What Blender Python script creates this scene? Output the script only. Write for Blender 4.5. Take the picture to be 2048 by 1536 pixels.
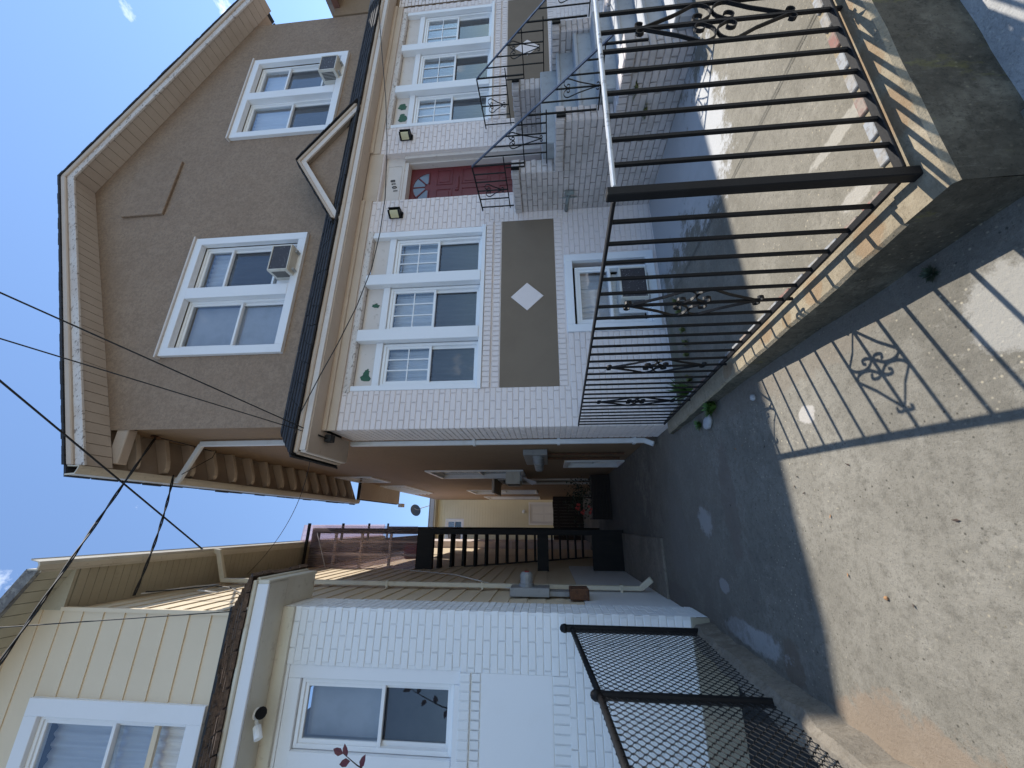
import bpy, bmesh, math, random
from mathutils import Vector, Matrix
random.seed(7)
# ------------------------------------------------------------------ camera, sky, sun, exposure
SC = bpy.context.scene
for o in list(bpy.data.objects): bpy.data.objects.remove(o)
COL = SC.collection
YAW, PITCH, ROLL, FPX = math.radians(19.8), math.radians(5.1), math.radians(-1.5), 778.0
_f = Vector((math.sin(YAW)*math.cos(PITCH), math.cos(YAW)*math.cos(PITCH), math.sin(PITCH)))
_r0 = Vector((math.cos(YAW), -math.sin(YAW), 0)); _u0 = _r0.cross(_f)
_r = math.cos(ROLL)*_r0 + math.sin(ROLL)*_u0; _u = -math.sin(ROLL)*_r0 + math.cos(ROLL)*_u0
cam_d = bpy.data.cameras.new('camera'); cam = bpy.data.objects.new('camera', cam_d); COL.objects.link(cam)
# the phone was held sideways: picture right = down, picture up = right of the place
cx, cy, cz = -_u, _r, -_f
cam.matrix_world = Matrix(((cx.x, cy.x, cz.x, 0), (cx.y, cy.y, cz.y, 0), (cx.z, cy.z, cz.z, 0), (0, 0, 0, 1)))
cam_d.sensor_fit = 'HORIZONTAL'; cam_d.sensor_width = 36; cam_d.lens = FPX/2048*36
cam_d.clip_start = 0.05; cam_d.clip_end = 3000
SC.camera = cam
SUN = Vector((0.63, 0.18, 1.0)).normalized()
W = bpy.data.worlds.new('World'); SC.world = W; W.use_nodes = True
nt = W.node_tree; nt.nodes.clear()
sky = nt.nodes.new('ShaderNodeTexSky'); sky.sky_type = 'NISHITA'; sky.sun_disc = False
sky.sun_elevation = math.asin(SUN.z); sky.sun_rotation = math.atan2(SUN.x, SUN.y)
sky.air_density = 1.0; sky.dust_density = 0.0; sky.ozone_density = 2.6; sky.altitude = 20
tcw = nt.nodes.new('ShaderNodeTexCoord')
mpw = nt.nodes.new('ShaderNodeMapping'); mpw.inputs['Scale'].default_value = (1.0, 1.0, 1.6)
n1 = nt.nodes.new('ShaderNodeTexNoise'); n1.inputs['Scale'].default_value = 9; n1.inputs['Detail'].default_value = 7; n1.inputs['Roughness'].default_value = 0.62
n2 = nt.nodes.new('ShaderNodeTexNoise'); n2.inputs['Scale'].default_value = 2.3; n2.inputs['Detail'].default_value = 3
mul = nt.nodes.new('ShaderNodeMath'); mul.operation = 'MULTIPLY'
rw = nt.nodes.new('ShaderNodeMapRange'); rw.inputs[1].default_value = 0.375; rw.inputs[2].default_value = 0.50; rw.clamp = True
mixw = nt.nodes.new('ShaderNodeMixRGB'); mixw.inputs[2].default_value = (8.5, 8.8, 9.2, 1)
bg = nt.nodes.new('ShaderNodeBackground'); bg.inputs['Strength'].default_value = 0.14
ow = nt.nodes.new('ShaderNodeOutputWorld')
L = nt.links.new
L(tcw.outputs['Generated'], mpw.inputs['Vector']); L(mpw.outputs[0], n1.inputs['Vector']); L(mpw.outputs[0], n2.inputs['Vector'])
L(n1.outputs['Fac'], mul.inputs[0]); L(n2.outputs['Fac'], mul.inputs[1]); L(mul.outputs[0], rw.inputs[0])
L(rw.outputs[0], mixw.inputs[0]); L(sky.outputs[0], mixw.inputs[1]); L(mixw.outputs[0], bg.inputs['Color']); L(bg.outputs[0], ow.inputs[0])
sd = bpy.data.lights.new('sun', 'SUN'); sd.energy = 4.1; sd.angle = math.radians(0.53); sd.color = (1, .95, .87)
so = bpy.data.objects.new('sun', sd); COL.objects.link(so); so.location = (20, 6, 40)
so.rotation_euler = SUN.to_track_quat('Z', 'Y').to_euler()
SC.view_settings.view_transform = 'Standard'; SC.view_settings.look = 'None'
SC.view_settings.exposure = 0.75; SC.view_settings.gamma = 1

def project(p):
    p = Vector(p); d = p.dot(_f)
    if d < .05: return None
    return (1024 - p.dot(_u)/d*FPX, 768 - p.dot(_r)/d*FPX, d)

# ------------------------------------------------------------------ materials
MATS = {}
def _new(name):
    m = bpy.data.materials.new(name); m.use_nodes = True; t = m.node_tree
    b = t.nodes['Principled BSDF']; MATS[name] = m
    g = t.nodes.new('ShaderNodeNewGeometry')
    return m, t, b, g.outputs['Position']
def _noise(t, pos, scale, detail=4, rough=.6, stretch=None, off=0):
    if stretch or off:
        mp = t.nodes.new('ShaderNodeMapping'); mp.inputs['Scale'].default_value = stretch or (1, 1, 1)
        mp.inputs['Location'].default_value = (off, off*.7, off*1.3)
        t.links.new(pos, mp.inputs['Vector']); pos = mp.outputs[0]
    n = t.nodes.new('ShaderNodeTexNoise'); n.inputs['Scale'].default_value = scale
    n.inputs['Detail'].default_value = detail; n.inputs['Roughness'].default_value = rough
    t.links.new(pos, n.inputs['Vector']); return n.outputs['Fac']
def _ramp(t, fac, lo, hi):
    r = t.nodes.new('ShaderNodeMapRange'); r.clamp = True
    r.inputs[1].default_value = lo; r.inputs[2].default_value = hi
    t.links.new(fac, r.inputs[0]); return r.outputs[0]
def _math(t, op, a, b):
    m = t.nodes.new('ShaderNodeMath'); m.operation = op; m.use_clamp = op != 'SUBTRACT'
    for i, v in enumerate((a, b)):
        if isinstance(v, (int, float)): m.inputs[i].default_value = v
        else: t.links.new(v, m.inputs[i])
    return m.outputs[0]
def _mix(t, fac, a, b, amt=1.0):
    m = t.nodes.new('ShaderNodeMixRGB')
    if amt != 1.0: fac = _math(t, 'MULTIPLY', fac, amt)
    t.links.new(fac, m.inputs[0])
    for i, v in ((1, a), (2, b)):
        if isinstance(v, tuple): m.inputs[i].default_value = (*v, 1)
        else: t.links.new(v, m.inputs[i])
    return m.outputs[0]
def _bump(t, b, fac, strength, dist=.01):
    n = t.nodes.new('ShaderNodeBump'); n.inputs['Strength'].default_value = strength; n.inputs['Distance'].default_value = dist
    t.links.new(fac, n.inputs['Height'])
    old = b.inputs['Normal'].links
    if old: t.links.new(old[0].from_socket, n.inputs['Normal'])
    t.links.new(n.outputs[0], b.inputs['Normal'])
def M(name, col, layers=(), rough=.7, bumps=(), metal=0, spec=.5):
    """layers: (scale, lo, hi, colour, amount[, stretch])"""
    m, t, b, pos = _new(name)
    c = col
    for k, l in enumerate(layers):
        f = _ramp(t, _noise(t, pos, l[0], 6, .65, l[5] if len(l) > 5 else None, off=3.7*k+.01), l[1], l[2])
        c = _mix(t, f, c, l[3], l[4])
    if isinstance(c, tuple): b.inputs['Base Color'].default_value = (*c, 1)
    else: t.links.new(c, b.inputs['Base Color'])
    b.inputs['Roughness'].default_value = rough; b.inputs['Metallic'].default_value = metal
    b.inputs['Specular IOR Level'].default_value = spec
    for sc, st, di in bumps: _bump(t, b, _noise(t, pos, sc, 5, .65), st, di)
    return m
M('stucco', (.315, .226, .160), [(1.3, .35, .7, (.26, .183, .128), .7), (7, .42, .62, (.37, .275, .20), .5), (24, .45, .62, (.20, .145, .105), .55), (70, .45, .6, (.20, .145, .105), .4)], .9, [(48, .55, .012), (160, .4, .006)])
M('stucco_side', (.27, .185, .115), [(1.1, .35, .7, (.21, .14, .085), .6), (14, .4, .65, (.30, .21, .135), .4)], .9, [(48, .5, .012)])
M('panel_stucco', (.20, .155, .112), [(2, .4, .65, (.17, .13, .093), .6)], .9, [(90, .35, .005)])
M('brick_pink', (.79, .705, .675), [(1.1, .42, .75, (.73, .645, .615), .7), (38, .58, .75, (.54, .48, .45), .3), (6, .64, .78, (.55, .48, .44), .45)], .62, [(55, .35, .006), (220, .25, .003)])
M('mortar_pink', (.75, .67, .64), [(9, .58, .74, (.40, .34, .31), .55), (30, .6, .72, (.52, .45, .43), .5)], .85, [(80, .4, .006)])
M('brick_stoop', (.56, .50, .475), [(2.2, .45, .65, (.36, .33, .31), .8), (7, .55, .75, (.20, .18, .16), .55), (40, .55, .7, (.38, .33, .31), .4)], .7, [(55, .4, .006)])
M('mortar_stoop', (.36, .32, .30), [(9, .45, .6, (.15, .13, .12), .75)], .9, [(80, .4, .006)])
M('brick_white', (.80, .81, .82), [(1.1, .45, .75, (.74, .75, .77), .7), (45, .6, .75, (.66, .67, .69), .3)], .5, [(50, .3, .006), (190, .2, .003)])
M('mortar_white', (.79, .80, .81), [(9, .56, .7, (.62, .62, .62), .5)], .6, [(80, .35, .006)])
M('white_paint', (.80, .81, .83), [(2, .5, .8, (.72, .72, .72), .5), (40, .62, .8, (.6, .58, .55), .25)], .45, [(60, .08, .003)])
M('white_vinyl', (.84, .85, .86), [(3, .5, .8, (.77, .77, .77), .4)], .35)
M('cream', (.56, .46, .37), [(1.6, .45, .75, (.46, .36, .28), .7), (9, .6, .75, (.33, .26, .2), .5, (1, 1, 3)), (50, .6, .75, (.42, .34, .27), .4)], .65, [(50, .2, .004)])
M('cream_light', (.66, .60, .55), [(2, .45, .75, (.58, .5, .44), .6), (12, .6, .7, (.36, .3, .25), .5)], .6, [(50, .15, .004)])
M('peeling', (.66, .61, .57), [(3, .45, .6, (.56, .48, .42), .7), (16, .57, .61, (.20, .16, .13), .85, (1, 1, 2)), (45, .6, .64, (.36, .30, .25), .6)], .7, [(16, .3, .006), (60, .2, .004)])
M('soffit_board', (.50, .42, .35), [(2, .45, .7, (.43, .35, .285), .7), (20, .6, .7, (.25, .2, .16), .4, (3, 1, 1))], .75, [(60, .2, .004)])
M('rafter', (.64, .54, .43), [(3, .45, .7, (.54, .44, .34), .7)], .75, [(60, .2, .004)])
M('decking', (.47, .38, .30), [(3, .45, .7, (.38, .3, .23), .7)], .85, [(40, .3, .006)])
M('black_shingle', (.022, .023, .027), [(6, .45, .65, (.04, .041, .047), .7), (90, .5, .6, (.06, .06, .068), .4)], .85, [(140, .7, .006)])
M('brown_shingle', (.15, .10, .072), [(9, .5, .64, (.05, .036, .03), .9, (1, 1, 3)), (30, .5, .62, (.24, .165, .12), .5), (90, .5, .6, (.07, .05, .04), .5)], .9, [(60, .8, .012)])
M('grey_shingle', (.22, .21, .21), [(9, .45, .6, (.14, .13, .13), .7), (90, .5, .6, (.3, .29, .29), .5)], .9, [(90, .7, .008)])
M('red_paint', (.135, .013, .016), [(3, .45, .7, (.11, .011, .014), .7)], .5, [(40, .1, .003)])
M('black_iron', (.008, .008, .009), [(8, .5, .7, (.014, .014, .015), .7), (60, .66, .74, (.05, .03, .02), .5)], .5, [(90, .25, .003)], spec=.18)
M('worn_iron', (.42, .45, .48), [(9, .56, .64, (.05, .05, .055), .8, (3, 3, 1)), (50, .55, .65, (.55, .57, .6), .4)], .42, [(90, .3, .003)], metal=.3)
M('black_wood', (.010, .009, .009), [(6, .45, .7, (.02, .017, .015), .8, (3, 3, .5))], .75, [(30, .3, .006)])
M('dark_wood', (.028, .021, .018), [(6, .45, .7, (.045, .034, .028), .8, (4, 4, .5))], .8, [(30, .3, .006)])
M('yellow_siding', (.74, .615, .445), [(1.2, .45, .75, (.67, .55, .385), .6), (14, .62, .75, (.58, .475, .33), .3)], .6, [(40, .12, .004)])
M('beige_soffit', (.46, .41, .30), [(2, .45, .75, (.36, .31, .22), .7), (9, .6, .75, (.25, .21, .15), .4)], .65)
M('gutter', (.64, .59, .49), [(3, .45, .7, (.5, .44, .35), .7, (1, .4, 1)), (20, .6, .72, (.24, .2, .15), .5)], .5)
M('downspout_white', (.70, .72, .74), [(5, .5, .7, (.58, .58, .57), .6)], .4)
M('downspout_cream', (.66, .60, .47), [(5, .5, .7, (.55, .48, .36), .6)], .4)
M('ac_white', (.66, .63, .56), [(6, .5, .7, (.52, .47, .38), .7), (40, .6, .7, (.32, .27, .2), .5)], .5)
M('ac_grille', (.045, .04, .045), [(60, .62, .66, (.5, .5, .5), .8)], .6, [(80, .3, .003)])
M('ac_fin', (.06, .06, .065), (), .5)
M('meter_grey', (.32, .33, .34), [(9, .5, .7, (.22, .22, .22), .7)], .45, metal=.2)
M('rust', (.13, .055, .025), [(14, .45, .6, (.06, .03, .02), .8), (40, .55, .65, (.25, .12, .05), .5)], .85, [(60, .5, .006)])
M('red_label', (.4, .03, .035), (), .5)
M('cable', (.012, .012, .013), (), .6)
M('cable_white', (.62, .60, .57), (), .5)
M('copper_pipe', (.24, .27, .26), [(14, .45, .6, (.14, .15, .14), .8)], .6, metal=.3)
M('dish', (.06, .06, .065), (), .5)
M('lamp_glass', (.60, .53, .30), [(9, .5, .7, (.5, .42, .22), .6)], .3)
M('stone', (.42, .42, .42), [(12, .4, .7, (.3, .3, .3), .8)], .9, [(30, .5, .01)])
M('weed', (.07, .14, .025), [(20, .4, .7, (.11, .19, .04), .8)], .6)
M('weed_dark', (.03, .045, .02), (), .6)
M('weed_dry', (.13, .15, .04), [(20, .4, .7, (.18, .18, .06), .8)], .7)
M('red_leaf', (.11, .015, .02), [(20, .4, .7, (.16, .025, .025), .7)], .45)
M('red_flower', (.55, .06, .05), (), .6)
M('bark', (.06, .04, .03), (), .9, [(40, .5, .006)])
M('dry_leaf', (.30, .16, .07), [(60, .4, .7, (.2, .1, .05), .7)], .8)
M('interior', (.12, .11, .10), (), .95)
M('blind', (.66, .67, .69), [(4, .45, .7, (.45, .46, .47), .6)], .7)
M('curtain', (.74, .73, .72), [(3, .45, .7, (.58, .57, .56), .7, (4, 1, .4))], .9)
M('curtain_dark', (.20, .17, .155), [(3, .45, .7, (.06, .05, .05), .7, (4, 1, .4))], .9)
M('number_black', (.01, .01, .01), (), .4)
M('green_peel', (.03, .11, .06), [(20, .45, .65, (.02, .07, .045), .7)], .6)
M('plaster_pink', (.70, .60, .55), [(3, .45, .7, (.6, .5, .45), .7), (30, .6, .7, (.3, .2, .16), .5)], .9)
M('cloth', (.66, .65, .68), (), .9)
M('grey_board', (.34, .345, .35), [(3, .45, .7, (.26, .26, .26), .6)], .7)

def mat_glass(name, tint=(.88, .91, .94), refl=.9):
    m = bpy.data.materials.new(name); m.use_nodes = True; t = m.node_tree; t.nodes.clear()
    o = t.nodes.new('ShaderNodeOutputMaterial'); mx = t.nodes.new('ShaderNodeMixShader')
    tr = t.nodes.new('ShaderNodeBsdfTransparent'); tr.inputs[0].default_value = (*tint, 1)
    gl = t.nodes.new('ShaderNodeBsdfGlossy'); gl.inputs['Roughness'].default_value = .015; gl.inputs[0].default_value = (refl, refl, refl, 1)
    lw = t.nodes.new('ShaderNodeLayerWeight'); lw.inputs['Blend'].default_value = .5
    pw = t.nodes.new('ShaderNodeMath'); pw.operation = 'POWER'; pw.inputs[1].default_value = 3.0; t.links.new(lw.outputs['Facing'], pw.inputs[0])
    fr = t.nodes.new('ShaderNodeMath'); fr.operation = 'MULTIPLY_ADD'; fr.inputs[1].default_value = .75; fr.inputs[2].default_value = .09; t.links.new(pw.outputs[0], fr.inputs[0])
    g = t.nodes.new('ShaderNodeNewGeometry'); n = t.nodes.new('ShaderNodeTexNoise'); n.inputs['Scale'].default_value = 2.2
    b = t.nodes.new('ShaderNodeBump'); b.inputs['Strength'].default_value = .12; b.inputs['Distance'].default_value = .02
    t.links.new(g.outputs['Position'], n.inputs['Vector']); t.links.new(n.outputs['Fac'], b.inputs['Height'])
    t.links.new(b.outputs[0], gl.inputs['Normal'])
    t.links.new(fr.outputs[0], mx.inputs[0]); t.links.new(tr.outputs[0], mx.inputs[1]); t.links.new(gl.outputs[0], mx.inputs[2])
    t.links.new(mx.outputs[0], o.inputs[0]); MATS[name] = m
mat_glass('glass'); mat_glass('screen_glass', (.55, .57, .60), .7)
def mat_plastic():
    m = bpy.data.materials.new('corrugated'); m.use_nodes = True; t = m.node_tree; t.nodes.clear()
    o = t.nodes.new('ShaderNodeOutputMaterial'); mx = t.nodes.new('ShaderNodeMixShader'); mx.inputs[0].default_value = .38
    tr = t.nodes.new('ShaderNodeBsdfTransparent'); tr.inputs[0].default_value = (.90, .84, .87, 1)
    tl = t.nodes.new('ShaderNodeBsdfTranslucent'); tl.inputs[0].default_value = (.72, .62, .66, 1)
    gl = t.nodes.new('ShaderNodeBsdfPrincipled'); gl.inputs['Base Color'].default_value = (.55, .47, .50, 1); gl.inputs['Roughness'].default_value = .3
    m2 = t.nodes.new('ShaderNodeMixShader'); m2.inputs[0].default_value = .45
    t.links.new(tl.outputs[0], m2.inputs[1]); t.links.new(gl.outputs[0], m2.inputs[2])
    t.links.new(tr.outputs[0], mx.inputs[1]); t.links.new(m2.outputs[0], mx.inputs[2]); t.links.new(mx.outputs[0], o.inputs[0])
    MATS['corrugated'] = m
mat_plastic()
def mat_concrete(name, base, dark, light, agg=.35, patches=()):
    """patches: (xc, yc, rx, ry, colour, amount) stains and painted shade with their own shape, in metres on the ground"""
    m, t, b, pos = _new(name)
    c = _mix(t, _ramp(t, _noise(t, pos, .8, 8, .7), .40, .64), base, dark, .8)
    c = _mix(t, _ramp(t, _noise(t, pos, 3.7, 8, .7, off=5), .5, .72), c, light, .55)
    c = _mix(t, _ramp(t, _noise(t, pos, 26, 6, .7, off=9), .48, .66), c, dark, .65)
    c = _mix(t, _ramp(t, _noise(t, pos, 9, 10, .8, (4, 1, 1), off=51), .56, .68), c, light, .45)
    c = _mix(t, _ramp(t, _noise(t, pos, 120, 3, .6, off=61), .58, .7), c, (dark[0]*.6, dark[1]*.6, dark[2]*.6), .6)
    c = _mix(t, _ramp(t, _noise(t, pos, 7, 8, .75, (1, 5, 1), off=11), .58, .72), c, light, .3)
    v = t.nodes.new('ShaderNodeTexVoronoi'); v.inputs['Scale'].default_value = 52; t.links.new(pos, v.inputs['Vector'])
    sp = _ramp(t, v.outputs['Distance'], .30, .12)
    sel = t.nodes.new('ShaderNodeSeparateColor'); t.links.new(v.outputs['Color'], sel.inputs[0])
    on = _ramp(t, sel.outputs[0], .72, .80); dk = _ramp(t, sel.outputs[1], .90, .93)
    msk = _ramp(t, _noise(t, pos, 1.3, 4, .6, off=21), .42, .6)
    c = _mix(t, _math(t, 'MULTIPLY', _math(t, 'MULTIPLY', sp, on), msk), c, (min(1, light[0]*1.5), min(1, light[1]*1.4), min(1, light[2]*1.2)), agg)
    c = _mix(t, _math(t, 'MULTIPLY', sp, dk), c, (dark[0]*.4, dark[1]*.4, dark[2]*.4), agg)
    sx = t.nodes.new('ShaderNodeSeparateXYZ'); t.links.new(pos, sx.inputs[0])
    wob = _noise(t, pos, 6, 7, .75, off=31)
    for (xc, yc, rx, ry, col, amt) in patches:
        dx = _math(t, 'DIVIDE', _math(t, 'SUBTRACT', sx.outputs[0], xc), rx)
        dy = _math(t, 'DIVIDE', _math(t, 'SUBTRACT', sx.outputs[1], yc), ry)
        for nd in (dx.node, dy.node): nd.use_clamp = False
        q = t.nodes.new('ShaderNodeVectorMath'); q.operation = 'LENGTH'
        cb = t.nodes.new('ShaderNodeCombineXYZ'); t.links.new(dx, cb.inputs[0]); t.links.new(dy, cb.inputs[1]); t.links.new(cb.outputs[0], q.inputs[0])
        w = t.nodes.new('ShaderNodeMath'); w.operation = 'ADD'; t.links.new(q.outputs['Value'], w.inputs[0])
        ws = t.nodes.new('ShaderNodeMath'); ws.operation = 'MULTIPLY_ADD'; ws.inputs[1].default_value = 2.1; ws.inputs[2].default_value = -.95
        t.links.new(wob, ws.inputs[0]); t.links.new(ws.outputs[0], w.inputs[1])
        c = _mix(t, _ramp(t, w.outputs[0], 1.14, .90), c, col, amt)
    t.links.new(c, b.inputs['Base Color']); b.inputs['Roughness'].default_value = .9; b.inputs['Specular IOR Level'].default_value = .25
    _bump(t, b, _noise(t, pos, 3, 8, .7), .35, .02); _bump(t, b, _noise(t, pos, 60, 6, .75), .8, .008); _bump(t, b, sp, -.12, .004)
    return m
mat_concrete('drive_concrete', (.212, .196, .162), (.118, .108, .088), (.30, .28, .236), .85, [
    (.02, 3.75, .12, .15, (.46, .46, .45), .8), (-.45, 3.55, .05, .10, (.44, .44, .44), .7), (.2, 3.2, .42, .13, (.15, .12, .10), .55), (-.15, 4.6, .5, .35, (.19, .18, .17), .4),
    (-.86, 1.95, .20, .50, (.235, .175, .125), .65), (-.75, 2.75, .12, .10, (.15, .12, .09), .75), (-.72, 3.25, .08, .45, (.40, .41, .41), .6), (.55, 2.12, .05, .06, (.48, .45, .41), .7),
    (.62, 1.16, .16, .14, (.35, .335, .30), .7), (.85, 2.4, .13, 1.2, (.19, .16, .125), .45), (-.1, 4.6, 1.3, 1.5, (.15, .13, .105), .5), (0, 8.5, 1.5, 3.0, (.10, .092, .08), .6), (-.75, 5.0, .15, .6, (.13, .11, .095), .6)])  # two wide alley patches: brown dirt, deepened by shade painted into the concrete
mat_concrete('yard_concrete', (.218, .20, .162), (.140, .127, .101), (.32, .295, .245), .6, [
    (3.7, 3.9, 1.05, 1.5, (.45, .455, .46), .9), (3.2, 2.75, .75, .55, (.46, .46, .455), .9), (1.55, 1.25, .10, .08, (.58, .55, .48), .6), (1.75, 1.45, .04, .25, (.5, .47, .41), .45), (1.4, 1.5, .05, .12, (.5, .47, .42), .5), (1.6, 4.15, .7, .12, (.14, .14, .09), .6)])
mat_concrete('wall_concrete', (.32, .268, .185), (.185, .148, .098), (.43, .37, .275), .4, [
    (1.0, 1.28, .07, .08, (.25, .150, .075), .5), (.99, 1.62, .06, .07, (.25, .150, .075), .5), (1.0, 2.05, .06, .10, (.25, .150, .075), .5), (.97, 1.85, .05, .05, (.22, .15, .08), .6), (1.0, 2.6, .06, .09, (.25, .150, .075), .5),
    (1.3, 1.02, .10, .05, (.25, .150, .075), .5), (1.55, 1.03, .09, .05, (.25, .150, .075), .5), (1.8, 1.04, .10, .05, (.25, .150, .075), .5)])
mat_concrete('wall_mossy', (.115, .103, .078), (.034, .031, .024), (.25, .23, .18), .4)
def moss(name):
    m = MATS[name]; t = m.node_tree; b = t.nodes['Principled BSDF']; src = b.inputs['Base Color'].links[0].from_socket
    pos = [n for n in t.nodes if n.type == 'NEW_GEOMETRY'][0].outputs['Position']
    c = _mix(t, _ramp(t, _noise(t, pos, 4, 6, .7, (1, 1, .5), off=44), .55, .66), src, (.19, .175, .03), .65); t.links.new(c, b.inputs['Base Color'])
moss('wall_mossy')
mat_concrete('sidewalk_concrete', (.43, .42, .40), (.30, .295, .28), (.56, .55, .52), .4)
mat_concrete('curb_concrete', (.24, .21, .17), (.13, .11, .085), (.33, .30, .25), .3)
mat_concrete('asphalt', (.040, .038, .036), (.025, .024, .023), (.07, .068, .065), .4)
mat_concrete('street_concrete', (.24, .23, .215), (.18, .17, .16), (.3, .29, .27), .4)
mat_concrete('earth', (.12, .115, .10), (.08, .075, .065), (.17, .16, .14), .3)

# ------------------------------------------------------------------ mesh helpers
class FR:                                   # a wall frame: a along the wall, n outward, z up
    def __init__(s, o, ang): s.o = Vector(o); s.ang = ang; s.A = Vector((math.cos(ang), math.sin(ang), 0)); s.N = Vector((math.sin(ang), -math.cos(ang), 0))
    def p(s, a, n, z): return s.o + s.A*a + s.N*n + Vector((0, 0, z))
WORLD = FR((0, 0, 0), 0)                    # a = x, n = -y
class MB:
    def __init__(s): s.v = []; s.f = []; s.mi = []
    def face(s, pts, mi=0):
        i = len(s.v); s.v += [tuple(p) for p in pts]; s.f.append(tuple(range(i, i+len(pts)))); s.mi.append(mi)
    def hexa(s, P, mi=0):                   # 8 points: bottom 4 ccw, top 4 ccw
        i = len(s.v); s.v += [tuple(p) for p in P]
        for q in ((0, 3, 2, 1), (4, 5, 6, 7), (0, 1, 5, 4), (1, 2, 6, 5), (2, 3, 7, 6), (3, 0, 4, 7)):
            s.f.append(tuple(i+k for k in q)); s.mi.append(mi)
        return s
    def box(s, x0, x1, y0, y1, z0, z1, mi=0):
        return s.hexa([(x0, y0, z0), (x1, y0, z0), (x1, y1, z0), (x0, y1, z0), (x0, y0, z1), (x1, y0, z1), (x1, y1, z1), (x0, y1, z1)], mi)
    def lbox(s, F, a0, a1, n0, n1, z0, z1, mi=0):    # n0 < n1 outward
        return s.hexa([F.p(a0, n1, z0), F.p(a1, n1, z0), F.p(a1, n0, z0), F.p(a0, n0, z0), F.p(a0, n1, z1), F.p(a1, n1, z1), F.p(a1, n0, z1), F.p(a0, n0, z1)], mi)
    def bar(s, p, q, w, h, up=(0, 0, 1), mi=0):
        p = Vector(p); q = Vector(q); d = (q-p).normalized(); up = Vector(up)
        x = d.cross(up); x = x.normalized() if x.length > 1e-4 else d.orthogonal().normalized(); y = x.cross(d)
        a, b = x*w/2, y*h/2
        return s.hexa([p-a-b, p+a-b, q+a-b, q-a-b, p-a+b, p+a+b, q+a+b, q-a+b], mi)
    def tube(s, pts, r, n=6, cap=True, mi=0):
        pts = [Vector(p) for p in pts]; base = len(s.v); ref = None
        for i, p in enumerate(pts):
            d = (pts[min(i+1, len(pts)-1)]-pts[max(i-1, 0)]).normalized()
            if ref is None: ref = d.orthogonal().normalized()
            ref = (ref-d*ref.dot(d)); ref = ref.normalized() if ref.length > 1e-5 else d.orthogonal().normalized()
            b2 = d.cross(ref); rr = r[i] if isinstance(r, (list, tuple)) else r
            for k in range(n):
                t = 2*math.pi*k/n; s.v.append(tuple(p+(ref*math.cos(t)+b2*math.sin(t))*rr))
        for i in range(len(pts)-1):
            for k in range(n):
                a = base+i*n+k; b = base+i*n+(k+1) % n; s.f.append((a, b, b+n, a+n)); s.mi.append(mi)
        if cap:
            s.f.append(tuple(base+k for k in reversed(range(n)))); s.mi.append(mi)
            s.f.append(tuple(base+(len(pts)-1)*n+k for k in range(n))); s.mi.append(mi)
        return s
    def ribbon(s, pts, w, th, side):        # flat bar bent along pts, its width along side
        side = Vector(side).normalized(); pts = [Vector(p) for p in pts]; base = len(s.v)
        for i, p in enumerate(pts):
            d = (pts[min(i+1, len(pts)-1)]-pts[max(i-1, 0)]).normalized(); nn = d.cross(side).normalized()
            for (q, k) in ((-1, -1), (1, -1), (1, 1), (-1, 1)): s.v.append(tuple(p+side*w/2*q+nn*th/2*k))
        for i in range(len(pts)-1):
            for k in range(4):
                a = base+i*4+k; b = base+i*4+(k+1) % 4; s.f.append((a, b, b+4, a+4)); s.mi.append(0)
        s.f.append((base+3, base+2, base+1, base)); s.mi.append(0); e = base+(len(pts)-1)*4; s.f.append((e, e+1, e+2, e+3)); s.mi.append(0)
        return s
    def prism(s, prof, F, n0, n1, mi=0):    # profile [(a,z)] ccw seen from outside, extruded n0..n1
        k = len(prof); b = len(s.v)
        s.v += [tuple(F.p(a, n1, z)) for a, z in prof]+[tuple(F.p(a, n0, z)) for a, z in prof]
        s.f.append(tuple(range(b, b+k))); s.f.append(tuple(range(b+2*k-1, b+k-1, -1))); s.mi += [mi, mi]
        for i in range(k):
            j = (i+1) % k; s.f.append((b+i, b+k+i, b+k+j, b+j)); s.mi.append(mi)
        return s
    def mesh(s, name, mats):
        me = bpy.data.meshes.new(name); me.from_pydata(s.v, [], s.f)
        for m in mats: me.materials.append(MATS[m])
        if len(mats) > 1: me.polygons.foreach_set('material_index', s.mi)
        me.update(); return me
    def build(s, name, mats, parent=None, smooth=False, bevel=0, **tags):
        if isinstance(mats, str): mats = [mats]
        return link(name, s.mesh(name, mats), parent, smooth, bevel, **tags)
PINV = {}
def link(name, me, parent=None, smooth=False, bevel=0, loc=None, rot=None, scale=None, **tags):
    o = bpy.data.objects.new(name, me); COL.objects.link(o)
    if loc is not None: o.location = loc
    if rot is not None: o.rotation_euler = rot
    if scale is not None: o.scale = scale
    if parent is not None:
        o.parent = parent; o.matrix_parent_inverse = PINV.get(parent.name, Matrix.Identity(4))
    if smooth and me is not None:
        for p in me.polygons: p.use_smooth = True
    if bevel:
        b = o.modifiers.new('bevel', 'BEVEL'); b.width = bevel; b.segments = 1; b.limit_method = 'ANGLE'
    for k, v in tags.items(): o[k] = v
    return o
def thing(name, label, cat, loc=(0, 0, 0), group=None):
    o = bpy.data.objects.new(name, None); COL.objects.link(o); o.location = loc; o.empty_display_size = .2
    PINV[o.name] = Matrix.Translation(-Vector(loc)); o['label'] = label; o['category'] = cat
    if group: o['group'] = group
    return o
def T(label, cat, group=None):
    d = dict(label=label, category=cat)
    if group: d['group'] = group
    return d
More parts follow.
